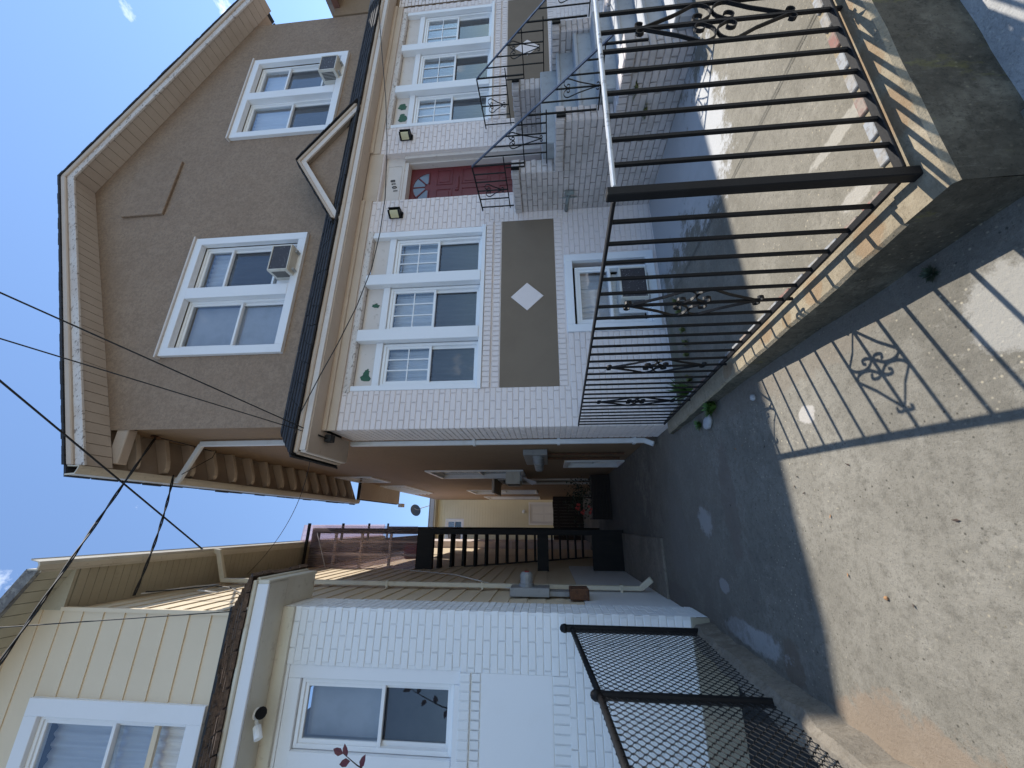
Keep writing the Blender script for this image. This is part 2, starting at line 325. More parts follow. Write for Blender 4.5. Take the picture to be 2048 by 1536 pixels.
def lathe(mb, prof, F_o, axis, n=12, mi=0):           # prof [(r, h)] around axis from F_o
    axis = Vector(axis).normalized(); x = axis.orthogonal().normalized(); y = axis.cross(x); b = len(mb.v); F_o = Vector(F_o)
    for r, h in prof:
        for k in range(n):
            t = 2*math.pi*k/n; mb.v.append(tuple(F_o+axis*h+(x*math.cos(t)+y*math.sin(t))*r))
    for i in range(len(prof)-1):
        for k in range(n):
            p = b+i*n+k; q = b+i*n+(k+1) % n; mb.f.append((p, q, q+n, p+n)); mb.mi.append(mi)
    mb.f.append(tuple(b+k for k in reversed(range(n)))); mb.mi.append(mi)
    e = b+(len(prof)-1)*n; mb.f.append(tuple(e+k for k in range(n))); mb.mi.append(mi)
    return mb
def wall_with_holes(mb, F, a0, a1, z0, z1, holes, n=0, depth=.12, mi=0):
    A = sorted({a0, a1, *[h[0] for h in holes], *[h[1] for h in holes]}); Z = sorted({z0, z1, *[h[2] for h in holes], *[h[3] for h in holes]})
    A = [a for a in A if a0 <= a <= a1]; Z = [z for z in Z if z0 <= z <= z1]
    for i in range(len(A)-1):
        for j in range(len(Z)-1):
            ca, cz = (A[i]+A[i+1])/2, (Z[j]+Z[j+1])/2
            if any(h[0] < ca < h[1] and h[2] < cz < h[3] for h in holes): continue
            mb.face([F.p(A[i], n, Z[j]), F.p(A[i+1], n, Z[j]), F.p(A[i+1], n, Z[j+1]), F.p(A[i], n, Z[j+1])], mi)
    for h in holes:
        if depth and h[0] >= a0-1e-6 and h[1] <= a1+1e-6:
            x0, x1, y0, y1 = h[:4]
            for q in (((x0, y0), (x1, y0)), ((x1, y0), (x1, y1)), ((x1, y1), (x0, y1)), ((x0, y1), (x0, y0))):
                (p0, q0), (p1, q1) = q
                mb.face([F.p(p0, n, q0), F.p(p0, n-depth, q0), F.p(p1, n-depth, q1), F.p(p1, n, q1)], mi)
BM = {}
def brick_mesh(w, h, var, d, mat):
    k = (round(w/.006), round(h/.006), var, mat)
    if k in BM: return BM[k]
    rnd = random.Random(hash(k) % 9999); mb = MB(); e = .0055; x, z = w/2, h/2; j = lambda s=.0016: rnd.uniform(-s, s)
    i = len(mb.v)
    mb.v += [(-x, 0, -z), (x, 0, -z), (x, 0, z), (-x, 0, z)]
    mb.v += [(-x+e+j(), -d+j(.001), -z+e+j()), (x-e+j(), -d+j(.001), -z+e+j()), (x-e+j(), -d+j(.001), z-e+j()), (-x+e+j(), -d+j(.001), z-e+j())]
    mb.f += [(4, 5, 6, 7), (0, 1, 5, 4), (1, 2, 6, 5), (2, 3, 7, 6), (3, 0, 4, 7)]; mb.mi += [0]*5
    BM[k] = mb.mesh('brick', [mat]); return BM[k]
PITCH_Z = .0677
def running(F, a0, a1, z0, z1, holes=(), n=0.0, bl=.203, jt=.010, phase=0, zbase=0.0, gp=.004):
    out = []; k0 = math.floor((z0-zbase)/PITCH_Z+1e-6)
    k = k0
    while zbase+k*PITCH_Z < z1-.02:
        lo = max(z0, zbase+k*PITCH_Z)+gp; hi = min(z1, zbase+(k+1)*PITCH_Z)-gp
        if hi-lo < .02: k += 1; continue
        cz = (lo+hi)/2; off = ((k+phase) % 2)*(bl+jt)/2
        segs = [(a0, a1)]
        for h in holes:
            if h[2]-.01 < cz < h[3]+.01:
                ns = []
                for s0, s1 in segs:
                    if h[1] <= s0 or h[0] >= s1: ns.append((s0, s1))
                    else:
                        if h[0] > s0: ns.append((s0, h[0]))
                        if h[1] < s1: ns.append((h[1], s1))
                segs = ns
        for s0, s1 in segs:
            m = math.floor((s0-a0-off)/(bl+jt))
            a = a0+off+m*(bl+jt)
            while a < s1:
                b0, b1 = max(a, s0)+jt*.5*(a > s0), min(a+bl, s1)
                if b1-b0 > .025: out.append((F, b0, b1, lo, hi, n))
                a += bl+jt
        k += 1
    return out
def rowlock(F, a0, a1, z0, z1, n=0.0, w=.0577, jt=.010):
    c = max(1, round((a1-a0)/(w+jt))); p = (a1-a0)/c
    return [(F, a0+i*p+jt/2, a0+(i+1)*p-jt/2, z0+.004, z1-.004, n) for i in range(c)]
def lay_bricks(parent, pieces, mat, d=.008, limit=300):
    sc = []
    for pc in pieces:
        F, a0, a1, z0, z1, n = pc; c = F.p((a0+a1)/2, n, (z0+z1)/2); q = project(c); s = 0
        if q and -10 < q[0] < 2058 and -10 < q[1] < 1546:
            s = (a1-a0)*(z1-z0)*max(.02, -F.N.dot(c.normalized()))/q[2]**2
        sc.append((s, pc))
    sc.sort(key=lambda t: -t[0]); rest = MB(); cnt = 0
    for s, (F, a0, a1, z0, z1, n) in sc:
        w, h = a1-a0, z1-z0; rn = random.random; me = brick_mesh(w, h, random.randrange(4), d, mat)
        c = F.p((a0+a1)/2, n-.001+random.uniform(-.0012, .0015), (z0+z1)/2); rot = (random.uniform(-.012, .012), random.uniform(-.008, .008), F.ang+random.uniform(-.008, .008))
        if cnt < limit and s > 0: link('brick', me, parent, loc=c, rot=rot); cnt += 1
        else:
            mx = Matrix.Translation(c) @ Matrix.Rotation(rot[2], 4, 'Z') @ Matrix.Rotation(rot[1], 4, 'Y')
            i = len(rest.v); rest.v += [tuple(mx @ v.co) for v in me.vertices]
            for p in me.polygons: rest.f.append(tuple(i+q for q in p.vertices)); rest.mi.append(0)
    if rest.f: rest.build('brick_courses', mat, parent, kind='stuff')
def shingles(mb, P0, P1, Q0, Q1, courses, tab=.30, th=.012, jit=.012):
    """tabs on the sloped quad: P0-P1 lower edge, Q0-Q1 upper edge"""
    P0, P1, Q0, Q1 = map(Vector, (P0, P1, Q0, Q1)); nn = (P1-P0).cross(Q0-P0).normalized()
    for c in range(courses):
        t0, t1 = c/courses-.02, min(1, (c+1)/courses+.10)
        a0, a1 = P0.lerp(Q0, t0), P1.lerp(Q1, t0); b0, b1 = P0.lerp(Q0, t1), P1.lerp(Q1, t1)
        L_ = (a1-a0).length; n = max(1, round(L_/tab)); off = random.random()/n
        cuts = [0]+[min(1, max(0, (i+off)/n+random.uniform(-.08, .08)/n)) for i in range(n)]+[1]
        for i in range(len(cuts)-1):
            u0, u1 = cuts[i]+.0015, cuts[i+1]-.0015
            if u1-u0 < .001: continue
            j = random.uniform(-jit, jit); e = (a0-b0).normalized()*j
            l0 = nn*(th*1.4+random.uniform(0, .006)); l1 = nn*.004
            p, q, r_, s_ = a0.lerp(a1, u0)+e, a0.lerp(a1, u1)+e, b0.lerp(b1, u1), b0.lerp(b1, u0)
            mb.hexa([p, q, r_, s_, p+l0, q+l0, r_+l1, s_+l1])
def wavy(mb, F, a0, a1, n, z0, z1, amp=.012, waves=7, seg=40):
    for i in range(seg):
        u0, u1 = i/seg, (i+1)/seg; f = lambda u: n+amp*math.sin(u*waves*2*math.pi)
        mb.face([F.p(a0+(a1-a0)*u0, f(u0), z0), F.p(a0+(a1-a0)*u1, f(u1), z0), F.p(a0+(a1-a0)*u1, f(u1), z1), F.p(a0+(a1-a0)*u0, f(u0), z1)])
def frame_rect(mb, F, a0, a1, z0, z1, w, n0, n1, mi=0):
    mb.lbox(F, a0, a1, n0, n1, z0, z0+w, mi); mb.lbox(F, a0, a1, n0, n1, z1-w, z1, mi)
    mb.lbox(F, a0, a0+w, n0, n1, z0+w, z1-w, mi); mb.lbox(F, a1-w, a1, n0, n1, z0+w, z1-w, mi)
def hung_window(parent, F, a0, a1, z0, z1, n=0.0, grid=False, rail=.5, inner='curtain', lower='screen_glass', label=None, fmat='white_vinyl', lower_open=0.0):
    """double-hung: outer frame (part) > sash, pane, grid, curtain (sub-parts). n = outer face of the frame"""
    mb = MB(); frame_rect(mb, F, a0, a1, z0, z1, .035, n-.09, n)
    w = mb.build('window', fmat, parent, bevel=.003)
    if label: w['label'] = label
    zm = z0+(z1-z0)*rail; s = .032
    up = MB(); frame_rect(up, F, a0+.034, a1-.034, zm-.02, z1-.034, s, n-.045, n-.015); up.build('sash', fmat, w, bevel=.002)
    MB().lbox(F, a0+.06, a1-.06, n-.032, n-.028, zm, z1-.06).build('pane', 'glass', w)
    lo = MB(); zl = z0+.034+lower_open; frame_rect(lo, F, a0+.034, a1-.034, zl, zm+.02, s, n-.08, n-.05); lo.build('sash', fmat, w, bevel=.002)
    MB().lbox(F, a0+.06, a1-.06, n-.067, n-.063, zl+.025, zm).build('pane', lower, w)
    if grid:
        g = MB(); b0, b1, c0, c1 = a0+.066, a1-.066, zm+.012, z1-.066
        for i in (1, 2): x = b0+(b1-b0)*i/3; g.lbox(F, x-.007, x+.007, n-.027, n-.018, c0, c1)
        zc = (c0+c1)/2; g.lbox(F, b0, b1, n-.026, n-.0185, zc-.007, zc+.007); g.build('muntin_grid', fmat, w)
    c = MB()
    if inner == 'blind':
        k = int((z1-z0-.08)/.028)
        for i in range(k):
            zz = z0+.05+i*.028; c.face([F.p(a0+.05, n-.135, zz), F.p(a1-.05, n-.135, zz), F.p(a1-.05, n-.115, zz+.024), F.p(a0+.05, n-.115, zz+.024)])
        c.build('blind', 'blind', w)
    elif inner:
        wavy(c, F, a0+.03, a1-.03, n-.15, z0+.03, z1-.03, .014, 6 + (a1-a0)*3); c.build('curtain', inner, w, smooth=True)
    bk = MB(); bk.face([F.p(a0-.1, n-.9, z0-.1), F.p(a1+.1, n-.9, z0-.1), F.p(a1+.1, n-.9, z1+.1), F.p(a0-.1, n-.9, z1+.1)]); bk.build('room_backing', 'interior', w)
    return w
def casing(parent, F, a0, a1, z0, z1, wd, n0, n1, mat='white_paint'):
    for (x0, x1, y0, y1) in ((a0, a0+wd, z0, z1), (a1-wd, a1, z0, z1), (a0+wd, a1-wd, z1-wd, z1), (a0+wd, a1-wd, z0, z0+wd)):
        MB().lbox(F, x0, x1, n0, n1, y0, y1).build('casing_board', mat, parent, bevel=.004)

# ------------------------------------------------------------------ ground, drive, yards
def sheet(name, mat, x0, x1, ys, zf, nx=8):
    mb = MB(); xs = [x0+(x1-x0)*i/nx for i in range(nx+1)]
    for i in range(nx):
        for j in range(len(ys)-1):
            mb.face([(xs[i], ys[j], zf(xs[i], ys[j])), (xs[i+1], ys[j], zf(xs[i+1], ys[j])), (xs[i+1], ys[j+1], zf(xs[i+1], ys[j+1])), (xs[i], ys[j+1], zf(xs[i], ys[j+1]))])
    return mb.build(name, mat, kind='structure')
def interp(y, tab):
    for (y0, z0), (y1, z1) in zip(tab, tab[1:]):
        if y <= y1: return z0+(z1-z0)*max(0, (y-y0))/(y1-y0)
    return tab[-1][1]
DT = [(-3, -1.56), (0, -1.46), (1.0, -1.42), (1.4, -1.398), (1.9, -1.368), (2.4, -1.348), (4.3, -1.35), (6, -1.37), (22, -1.40)]
def drive_z(x, y): return interp(y, DT)
MB().box(-600, 600, -600, 600, -1.75, -1.70).build('ground', 'earth', kind='structure')
ysd = [-3, 0, .6, 1.0, 1.2, 1.4, 1.65, 1.9, 2.15, 2.4, 3, 4.3, 6, 9, 22]
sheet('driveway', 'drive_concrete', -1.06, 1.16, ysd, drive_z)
def yard_z(x, y): return interp(y, [(1.0, -1.40), (2.4, -1.425), (4.4, -1.45)])
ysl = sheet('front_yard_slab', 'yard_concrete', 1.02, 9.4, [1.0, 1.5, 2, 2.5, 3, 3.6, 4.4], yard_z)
for x in (2.425, 2.447):
    mb = MB(); Y_ = [1.13+3.17*k/14 for k in range(15)]; jx = [x+random.uniform(-.004, .004) for _ in Y_]
    for k in range(14): mb.face([(jx[k]-.0025, Y_[k], yard_z(0, Y_[k])+.004), (jx[k]+.0025, Y_[k], yard_z(0, Y_[k])+.004), (jx[k+1]+.0025, Y_[k+1], yard_z(0, Y_[k+1])+.004), (jx[k+1]-.0025, Y_[k+1], yard_z(0, Y_[k+1])+.004)])
    mb.build('joint_line', 'earth', ysl)
MB().box(-.84, -.16, 5.25, 8.02, -1.45, -1.335).build('side_slab', 'curb_concrete', kind='structure', bevel=.012)
sheet('sidewalk', 'sidewalk_concrete', .90, 12, [-2.2, -.5, .5, 1.05], lambda x, y: -1.452+.004*y)
sheet('street', 'street_concrete', -40, 40, [-12, -3.0], lambda x, y: -1.6)
sheet('side_yard_ground', 'asphalt', -7, -.98, [-2, 1, 2, 3, 4.2], lambda x, y: -1.50)
# low concrete wall carrying the iron fence
def wt(y): return -1.175-.038*(y-1.0)
wall = thing('low_wall', 'low rust stained concrete wall under the black iron fence', 'wall', (1.0, 1.0, -1.4))
def slab(mb, pts, zt, zb=-1.72):
    n = len(pts); i = len(mb.v)
    mb.v += [(x, y, zt(y)) for x, y in pts]+[(x, y, zb) for x, y in pts]
    mb.f.append(tuple(range(i, i+n))); mb.mi.append(0)
    for k in range(n):
        j = (k+1) % n; mb.f.append((i+k, i+n+k, i+n+j, i+j)); mb.mi.append(1 if k in (n-1, 0) else 0)
side_pts = []; N = 26
for i in range(N+1): side_pts.append((.925+random.uniform(-.006, .006), 1.13+(4.28-1.13)*i/N))
mb = MB()
for i in range(N):
    y0, y1 = side_pts[i][1], side_pts[i+1][1]; x0, x1 = side_pts[i][0], side_pts[i+1][0]; e = .012
    z0, z1 = wt(y0), wt(y1)
    mb.face([(x0+e, y0, z0), (1.10, y0, z0), (1.10, y1, z1), (x1+e, y1, z1)], 0)
    mb.face([(x0, y0, z0-e), (x0+e, y0, z0), (x1+e, y1, z1), (x1, y1, z1-e)], 0)
    mb.face([(x0-.012, y0, -1.72), (x0, y0, z0-e), (x1, y1, z1-e), (x1-.012, y1, -1.72)], 1)
    mb.face([(1.10, y0, z0), (1.10, y0, -1.72), (1.10, y1, -1.72), (1.10, y1, z1)], 0)
mb.face([(.925, 4.28, -1.72), (.93, 4.28, wt(4.28)), (1.10, 4.28, wt(4.28)), (1.10, 4.28, -1.72)])
mb.build('side_run', ['wall_concrete', 'wall_mossy'], wall)
mb = MB(); M2 = 30; fx = [.925+(6.0-.925)*i/M2 for i in range(M2+1)]; fe = [random.uniform(-.005, .005) for _ in fx]
for i in range(M2):
    x0, x1 = fx[i], fx[i+1]; e0, e1 = fe[i], fe[i+1]; z = wt(1.0)+.001; e = .014
    mb.face([(x0, .955+e+e0, z), (x1, .955+e+e1, z), (x1, 1.13, z), (x0, 1.13, z)], 0)
    mb.face([(x0, .955+e0, z-e), (x1, .955+e1, z-e), (x1, .955+e+e1, z), (x0, .955+e+e0, z)], 0)
    mb.face([(x0, .945, -1.72), (x1, .945, -1.72), (x1, .955+e1, z-e), (x0, .955+e0, z-e)], 1)
    mb.face([(x0, 1.13, z), (x1, 1.13, z), (x1, 1.13, -1.72), (x0, 1.13, -1.72)], 0)
mb.face([(.913, .945, -1.72), (.925, .955+fe[0], wt(1)-.013), (.925, .969+fe[0], wt(1)+.001), (.925, 1.13, wt(1)+.001), (.913, 1.13, -1.72)], 1)
mb.build('front_run', ['wall_concrete', 'wall_mossy'], wall)
# painted inner edge strip of the wall, in short worn lengths
y = 1.16; k = 0
while y < 3.6:
    L1 = .085; m = 'red_brick_edge' if k % 4 == 1 or random.random() < .18 else 'grey_edge'
    if m not in MATS: M(m, (.21, .10, .08) if m[0] == 'r' else (.27, .28, .29), [(14, .45, .6, (.25, .22, .18), .8), (50, .5, .62, (.14, .12, .10), .6)], .8, [(60, .4, .005)])
    MB().box(1.066, 1.098, y, y+L1, wt(y)-.01, wt(y)+.012).build('edge_brick', m, wall, bevel=.003); y += .12; k += 1
x = 1.16; k = 0
while x < 2.3:
    m = 'red_brick_edge' if k % 3 == 2 else 'grey_edge'
    MB().box(x, x+.085, 1.085, 1.124, wt(1)-.01, wt(1)+.012).build('edge_brick', m, wall, bevel=.003); x += .12; k += 1
# curb below the chain-link fence
mb = MB(); cp = [(-.80, 4.02), (-.82, 3.5), (-.845, 3.0), (-.86, 2.5), (-.885, 2.0), (-.91, 1.5), (-.94, .8)]
for i in range(len(cp)-1):
    for s in range(4):
        t0, t1 = s/4, (s+1)/4
        (xa, ya), (xb, yb) = cp[i], cp[i+1]; x0, y0, x1, y1 = xa+(xb-xa)*t0, ya+(yb-ya)*t0, xa+(xb-xa)*t1, ya+(yb-ya)*t1
        j = lambda yy: .010*math.sin(yy*23)+.007*math.sin(yy*41)
        zt = lambda yy: -1.19+.012*math.sin(yy*17)
        mb.face([(x0+.03+j(y0), y0, -1.5), (x0-.015+j(y0), y0, zt(y0)-.03), (x1-.015+j(y1), y1, zt(y1)-.03), (x1+.03+j(y1), y1, -1.5)])
        mb.face([(x0-.015+j(y0), y0, zt(y0)-.03), (x0-.05, y0, zt(y0)), (x1-.05, y1, zt(y1)), (x1-.015+j(y1), y1, zt(y1)-.03)])
        mb.face([(x0-.05, y0, zt(y0)), (x0-.17, y0, zt(y0)-.01), (x1-.17, y1, zt(y1)-.01), (x1-.05, y1, zt(y1))])
        mb.face([(x0-.17, y0, zt(y0)-.01), (x0-.18, y0, -1.6), (x1-.18, y1, -1.6), (x1-.17, y1, zt(y1)-.01)])
mb.build('curb', 'curb_concrete', kind='structure', smooth=False)

# ------------------------------------------------------------------ brown stucco house
XL, XR, YF = 1.03, 9.15, 4.31
HB = thing('brown_house', 'brown stucco gabled house with pale pink painted brick ground floor', 'house', (5.1, 10, -1.45))
FF = FR((0, YF, 0), 0)                    # front: a = x, n towards the street
FS = FR((1.10, 0, 0), -math.pi/2)         # drive side: a = -y, n = -x
SL = .46; PK = 5.1; PKZ = 7.37
rz = lambda x: PKZ-SL*abs(x-PK)
upw = [(2.09, 3.95, 3.43, 5.10), (6.07, 7.99, 3.43, 5.16)]
mb = MB(); wall_with_holes(mb, FF, 1.08, XR, 2.6, 5.45, upw, -.02, .14)
mb.face([FF.p(1.08, -.02, 5.45), FF.p(XR, -.02, 5.45), FF.p(XR, -.02, rz(XR)), FF.p(PK, -.02, PKZ), FF.p(1.08, -.02, rz(1.08))])
mb.build('stucco_front_wall', 'stucco', HB)
sidew = [(-10.0, -8.65, .62, 2.70), (-8.05, -7.35, -1.38, -.35), (-15.6, -14.0, .5, 2.85), (-19.1, -17.5, .5, 2.8), (-10.95, -9.75, 4.55, 5.40), (-15.2, -12.2, 4.55, 5.3), (-11.6, -10.45, -1.30, 1.30)]
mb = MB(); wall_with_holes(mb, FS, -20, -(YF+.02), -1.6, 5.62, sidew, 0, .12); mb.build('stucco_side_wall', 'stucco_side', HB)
mb = MB(); mb.face([(XR, YF+.02, -1.6), (XR, 20, -1.6), (XR, 20, 5.6), (XR, YF+.02, 5.6)]); mb.face([(1.10, 20, -1.6), (1.10, 20, 5.6), (XR, 20, 5.6), (XR, 20, -1.6)]); mb.face([(1.10, 20, 5.35), (1.10, 10.9, 5.35), (XR, 10.9, 5.35), (XR, 20, 5.35)])
mb.build('rear_wall', 'stucco_side', HB)
# blanked attic vent panel
MB().prism([(4.53, 5.92), (5.63, 5.92), (5.61, 6.68), (4.52, 6.63)], FF, -.02, .016).build('attic_panel', 'stucco', HB, bevel=.006)
# --- lower front: mortar, bricks, panels
bay1 = (1.51, 3.90, .57, 2.47); bay2 = (5.98, 8.98, .57, 2.47); pan1 = (1.51, 3.96, -.15, .56); pan2 = (5.98, 9.02, -.18, .52); door = (4.48, 5.42, -.02, 2.42); basew = (2.27, 3.25, -1.40, -.35)
win1 = (1.51, 3.90, .78, 2.47); win2 = (5.98, 8.98, .76, 2.47)
mb = MB(); wall_with_holes(mb, FF, XL+.004, XR, -1.6, 2.62, [win1, win2, door, basew], -.004, .16)
FRt = FR((XL, 0, 0), -math.pi/2)
wall_with_holes(mb, FRt, -4.93, -(YF+.004), -1.6, 2.62, [], -.004, 0)
mb.face([(XL+.004, 4.93, -1.6), (1.12, 4.93, -1.6), (1.12, 4.93, 2.62), (XL+.004, 4.93, 2.62)][::-1])
mb.build('mortar_front', 'mortar_pink', HB)
holes = [bay1, bay2, pan1, pan2, door, basew, (1.51, 3.96, -.26, -.15), (5.98, 9.02, -.29, -.18), (1.51, 3.96, .56, .78), (5.98, 9.02, .52, .76), (2.2, 3.33, -.35, -.25)]
pcs = running(FF, XL, XR, -1.52, 2.60, holes, 0, zbase=-1.5, bl=.2065, jt=.0065, gp=.0027)
pcs += running(FRt, -4.93, -YF-.002, -1.5, 2.60, [], 0, phase=1, zbase=-1.5)
for a0, a1, zz in ((1.51, 3.96, .56), (5.98, 9.02, .52)):
    pcs += rowlock(FF, a0, a1, zz+.115, zz+.215, .018); pcs += rowlock(FF, a0, a1, zz+.005, zz+.10, .002)
    pcs += rowlock(FF, a0, a1, zz-.815, zz-.71, 0)
lay_bricks(HB, pcs, 'brick_pink', .0050, 300)
for a0, a1, zz in ((1.51, 3.96, .56), (5.98, 9.02, .52)): MB().lbox(FF, a0, a1, -.02, .013, zz+.116, zz+.212).build('sill_bed', 'mortar_pink', HB)
for i, (a0, a1, z0, z1, dc, dz) in enumerate(((1.51, 3.96, -.15, .56, 2.735, .22), (5.98, 9.02, -.18, .52, 7.63, .18))):
    p = MB().lbox(FF, a0, a1, -.06, .0015, z0, z1).build('stucco_panel', 'panel_stucco', HB)
    MB().prism([(dc-.205, dz), (dc, dz-.21), (dc+.205, dz), (dc, dz+.21)], FF, .0015, .010).build('diamond', 'brick_pink', p, bevel=.004)
# triple windows
def triple(a0, a1, posts, z0, z1, inner):
    casing_z = 2.07
    MB().lbox(FF, a0-.01, a1+.01, -.10, .035, z0-.002, z0+.05).build('window_sill', 'white_paint', HB, bevel=.004)
    MB().lbox(FF, a0, a0+.065, -.10, .012, z0+.05, z1-.05).build('casing_board', 'white_paint', HB, bevel=.004)
    MB().lbox(FF, a1-.10, a1-.055, -.10, .014, z0+.05, z1-.05).build('casing_board', 'white_paint', HB, bevel=.004)
    MB().lbox(FF, a1-.05, a1, -.10, .002, z0+.05, z1-.05).build('casing_board', 'white_paint', HB, bevel=.004)
    for q in posts: MB().lbox(FF, q[0], q[1], -.12, .045, z0+.05, z1-.05).build('window_post', 'white_paint', HB, bevel=.005)
    edges = [a0+.065]+[e for q in posts for e in q]+[a1-.10]
    for i in range(0, len(edges), 2):
        e0, e1 = edges[i]+.001, edges[i+1]-.001
        MB().lbox(FF, e0, e1, -.10, -.062, casing_z+.09, z1-.05).build('transom_panel', 'cream_light', HB)
        MB().lbox(FF, e0, e1, -.10, -.028, casing_z-.0, casing_z+.088).build('head_board', 'white_paint', HB, bevel=.004)
        hung_window(HB, FF, e0+.012, e1-.012, z0+.052, casing_z-.004, -.055, grid=True, rail=.51, inner=inner[i//2], lower='screen_glass')
    MB().lbox(FF, a0-.02, a1+.02, -.06, .02, z1-.05, z1+.03).build('lintel_moulding', 'peeling', HB, bevel=.008)
triple(1.51, 3.90, [(2.17, 2.33), (3.0, 3.16)], .78, 2.45, ['curtain', 'curtain', 'curtain'])
triple(5.98, 8.98, [(6.76, 6.92), (7.82, 7.98)], .76, 2.45, ['curtain', 'curtain_dark', 'curtain_dark'])
def peel(pts, n=-.058):
    q = []
    for i, (a, z) in enumerate(pts):
        b_, c_ = pts[(i+1) % len(pts)]; q.append((a, z))
        for k in (.35, .7): q.append((a+(b_-a)*k+random.uniform(-.012, .012), z+(c_-z)*k+random.uniform(-.012, .012)))
    pts = q; mb = MB(); mb.face([FF.p(a, n, z) for a, z in pts]); mb.face([FF.p(a, n-.003, z) for a, z in reversed(pts)]); mb.build('peeled_patch', 'green_peel', HB)
peel([(1.66, 2.21), (1.70, 2.19), (1.74, 2.22), (1.79, 2.21), (1.83, 2.24), (1.79, 2.28), (1.74, 2.30), (1.71, 2.33), (1.67, 2.30)])
peel([(2.70, 2.22), (2.74, 2.20), (2.77, 2.235), (2.76, 2.29), (2.73, 2.31)])
peel([(6.20, 2.20), (6.27, 2.17), (6.33, 2.20), (6.38, 2.25), (6.36, 2.31), (6.29, 2.30), (6.24, 2.33), (6.19, 2.27)])
peel([(6.48, 2.22), (6.55, 2.20), (6.62, 2.25), (6.60, 2.33), (6.53, 2.36), (6.47, 2.30)])
# upper windows
for i, (a0, a1, z0, z1) in enumerate(upw):
    casing(HB, FF, a0-.025, a1+.02, z0-.03, z1+.04, .115, -.05, .035)
    MB().lbox(FF, a0-.05, a1+.045, -.03, .06, z1+.042, z1+.07).build('drip_cap', 'cream_light', HB, bevel=.004)
    m = (a0+a1)/2; MB().lbox(FF, m-.085, m+.085, -.10, .038, z0+.085, z1-.075).build('window_post', 'white_paint', HB, bevel=.004)
    hung_window(HB, FF, a0+.09, m-.086, z0+.086, z1-.076, -.06, rail=.47 if i == 0 else .5, inner='blind' if i == 0 else 'curtain', lower='glass' if i == 0 else 'screen_glass')
    hung_window(HB, FF, m+.086, a1-.096, z0+.086, z1-.076, -.06, rail=.72 if i == 0 else .66, inner='curtain', lower='screen_glass', lower_open=.32)
# basement window
casing(HB, FF, 2.20, 3.33, -1.40, -.27, .10, -.04, .028)
hung_window(HB, FF, 2.33, 3.16, -1.30, -.40, -.03, rail=.52, inner='curtain', lower='glass', lower_open=.40)
# door and entry
MB().lbox(FF, 4.48, 5.42, -.20, -.09, 2.12, 2.42).build('number_board', 'cream_light', HB)
mbx = MB(); frame_rect(mbx, FF, 4.53, 5.26, 2.15, 2.39, .012, -.09, -.082); mbx.build('board_moulding', 'cream_light', HB)
for x0, x1, n1 in ((5.36, 5.42, -.05), (5.33, 5.36, -.13), (4.48, 4.51, -.06)): MB().lbox(FF, x0, x1, -.24, n1, 0, 2.12).build('door_jamb', 'cream_light', HB, bevel=.004)
MB().lbox(FF, 4.51, 5.33, -.24, -.10, 2.06, 2.12).build('door_head', 'cream_light', HB)
dn = -.235
dr = MB(); wall_with_holes(dr, FF, 4.51, 5.36, 0, 2.06, [], dn, 0); dr.lbox(FF, 4.51, 5.36, dn-.05, dn-.002, 0, 2.06)
dr = dr.build('front_door', 'red_paint', HB)
dr['label'] = 'dark red panelled front door with a fan window'
for a0, a1, z0, z1 in ((4.58, 4.89, 1.38, 1.64), (4.97, 5.28, 1.38, 1.64), (4.58, 4.89, .78, 1.24), (4.97, 5.28, .78, 1.24), (4.58, 4.89, .15, .66), (4.97, 5.28, .15, .66)):
    p = MB(); frame_rect(p, FF, a0, a1, z0, z1, .02, dn, dn+.008); p.lbox(FF, a0+.05, a1-.05, dn, dn+.007, z0+.05, z1-.05); p.build('door_panel', 'red_paint', dr, bevel=.003)
for k in range(4):
    t0, t1 = math.pi*k/4+.06, math.pi*(k+1)/4-.06; cxx, czz = 4.94, 1.755; P = []
    for q in range(5): t = t0+(t1-t0)*q/4; P.append((cxx+.275*math.cos(t), czz+.25*math.sin(t)))
    for q in range(3): t = t1-(t1-t0)*q/2; P.append((cxx+.075*math.cos(t), czz+.07*math.sin(t)))
    MB().prism(P, FF, dn, dn+.004).build('fan_pane', 'door_glass' if 'door_glass' in MATS else (M('door_glass', (.16, .19, .23), (), .08) and 'door_glass'), dr)
for k in range(5):
    t = math.pi*k/4; MB().bar(FF.p(4.94+.07*math.cos(t), dn+.006, 1.755+.065*math.sin(t)), FF.p(4.94+.29*math.cos(t), dn+.006, 1.755+.265*math.sin(t)), .018, .018).build('fan_bar', 'red_paint', dr)
arc = MB(); arc.tube([FF.p(4.94+.285*math.cos(math.pi*k/14), dn+.005, 1.755+.26*math.sin(math.pi*k/14)) for k in range(15)], .011, 6); arc.build('fan_arch', 'red_paint', dr)
sl = MB().lbox(FF, 4.84, 5.12, dn, dn+.014, 1.275, 1.335); sl.lbox(FF, 4.87, 5.09, dn+.014, dn+.022, 1.285, 1.315); sl.build('mail_slot', 'red_paint', dr, bevel=.003)
kn = MB(); lathe(kn, [(.012, 0), (.012, .03), (.028, .045), (.028, .065), (.012, .075)], FF.p(4.60, dn, 1.05), FF.N, 10); kn.build('door_knob', 'worn_iron', dr, smooth=True)
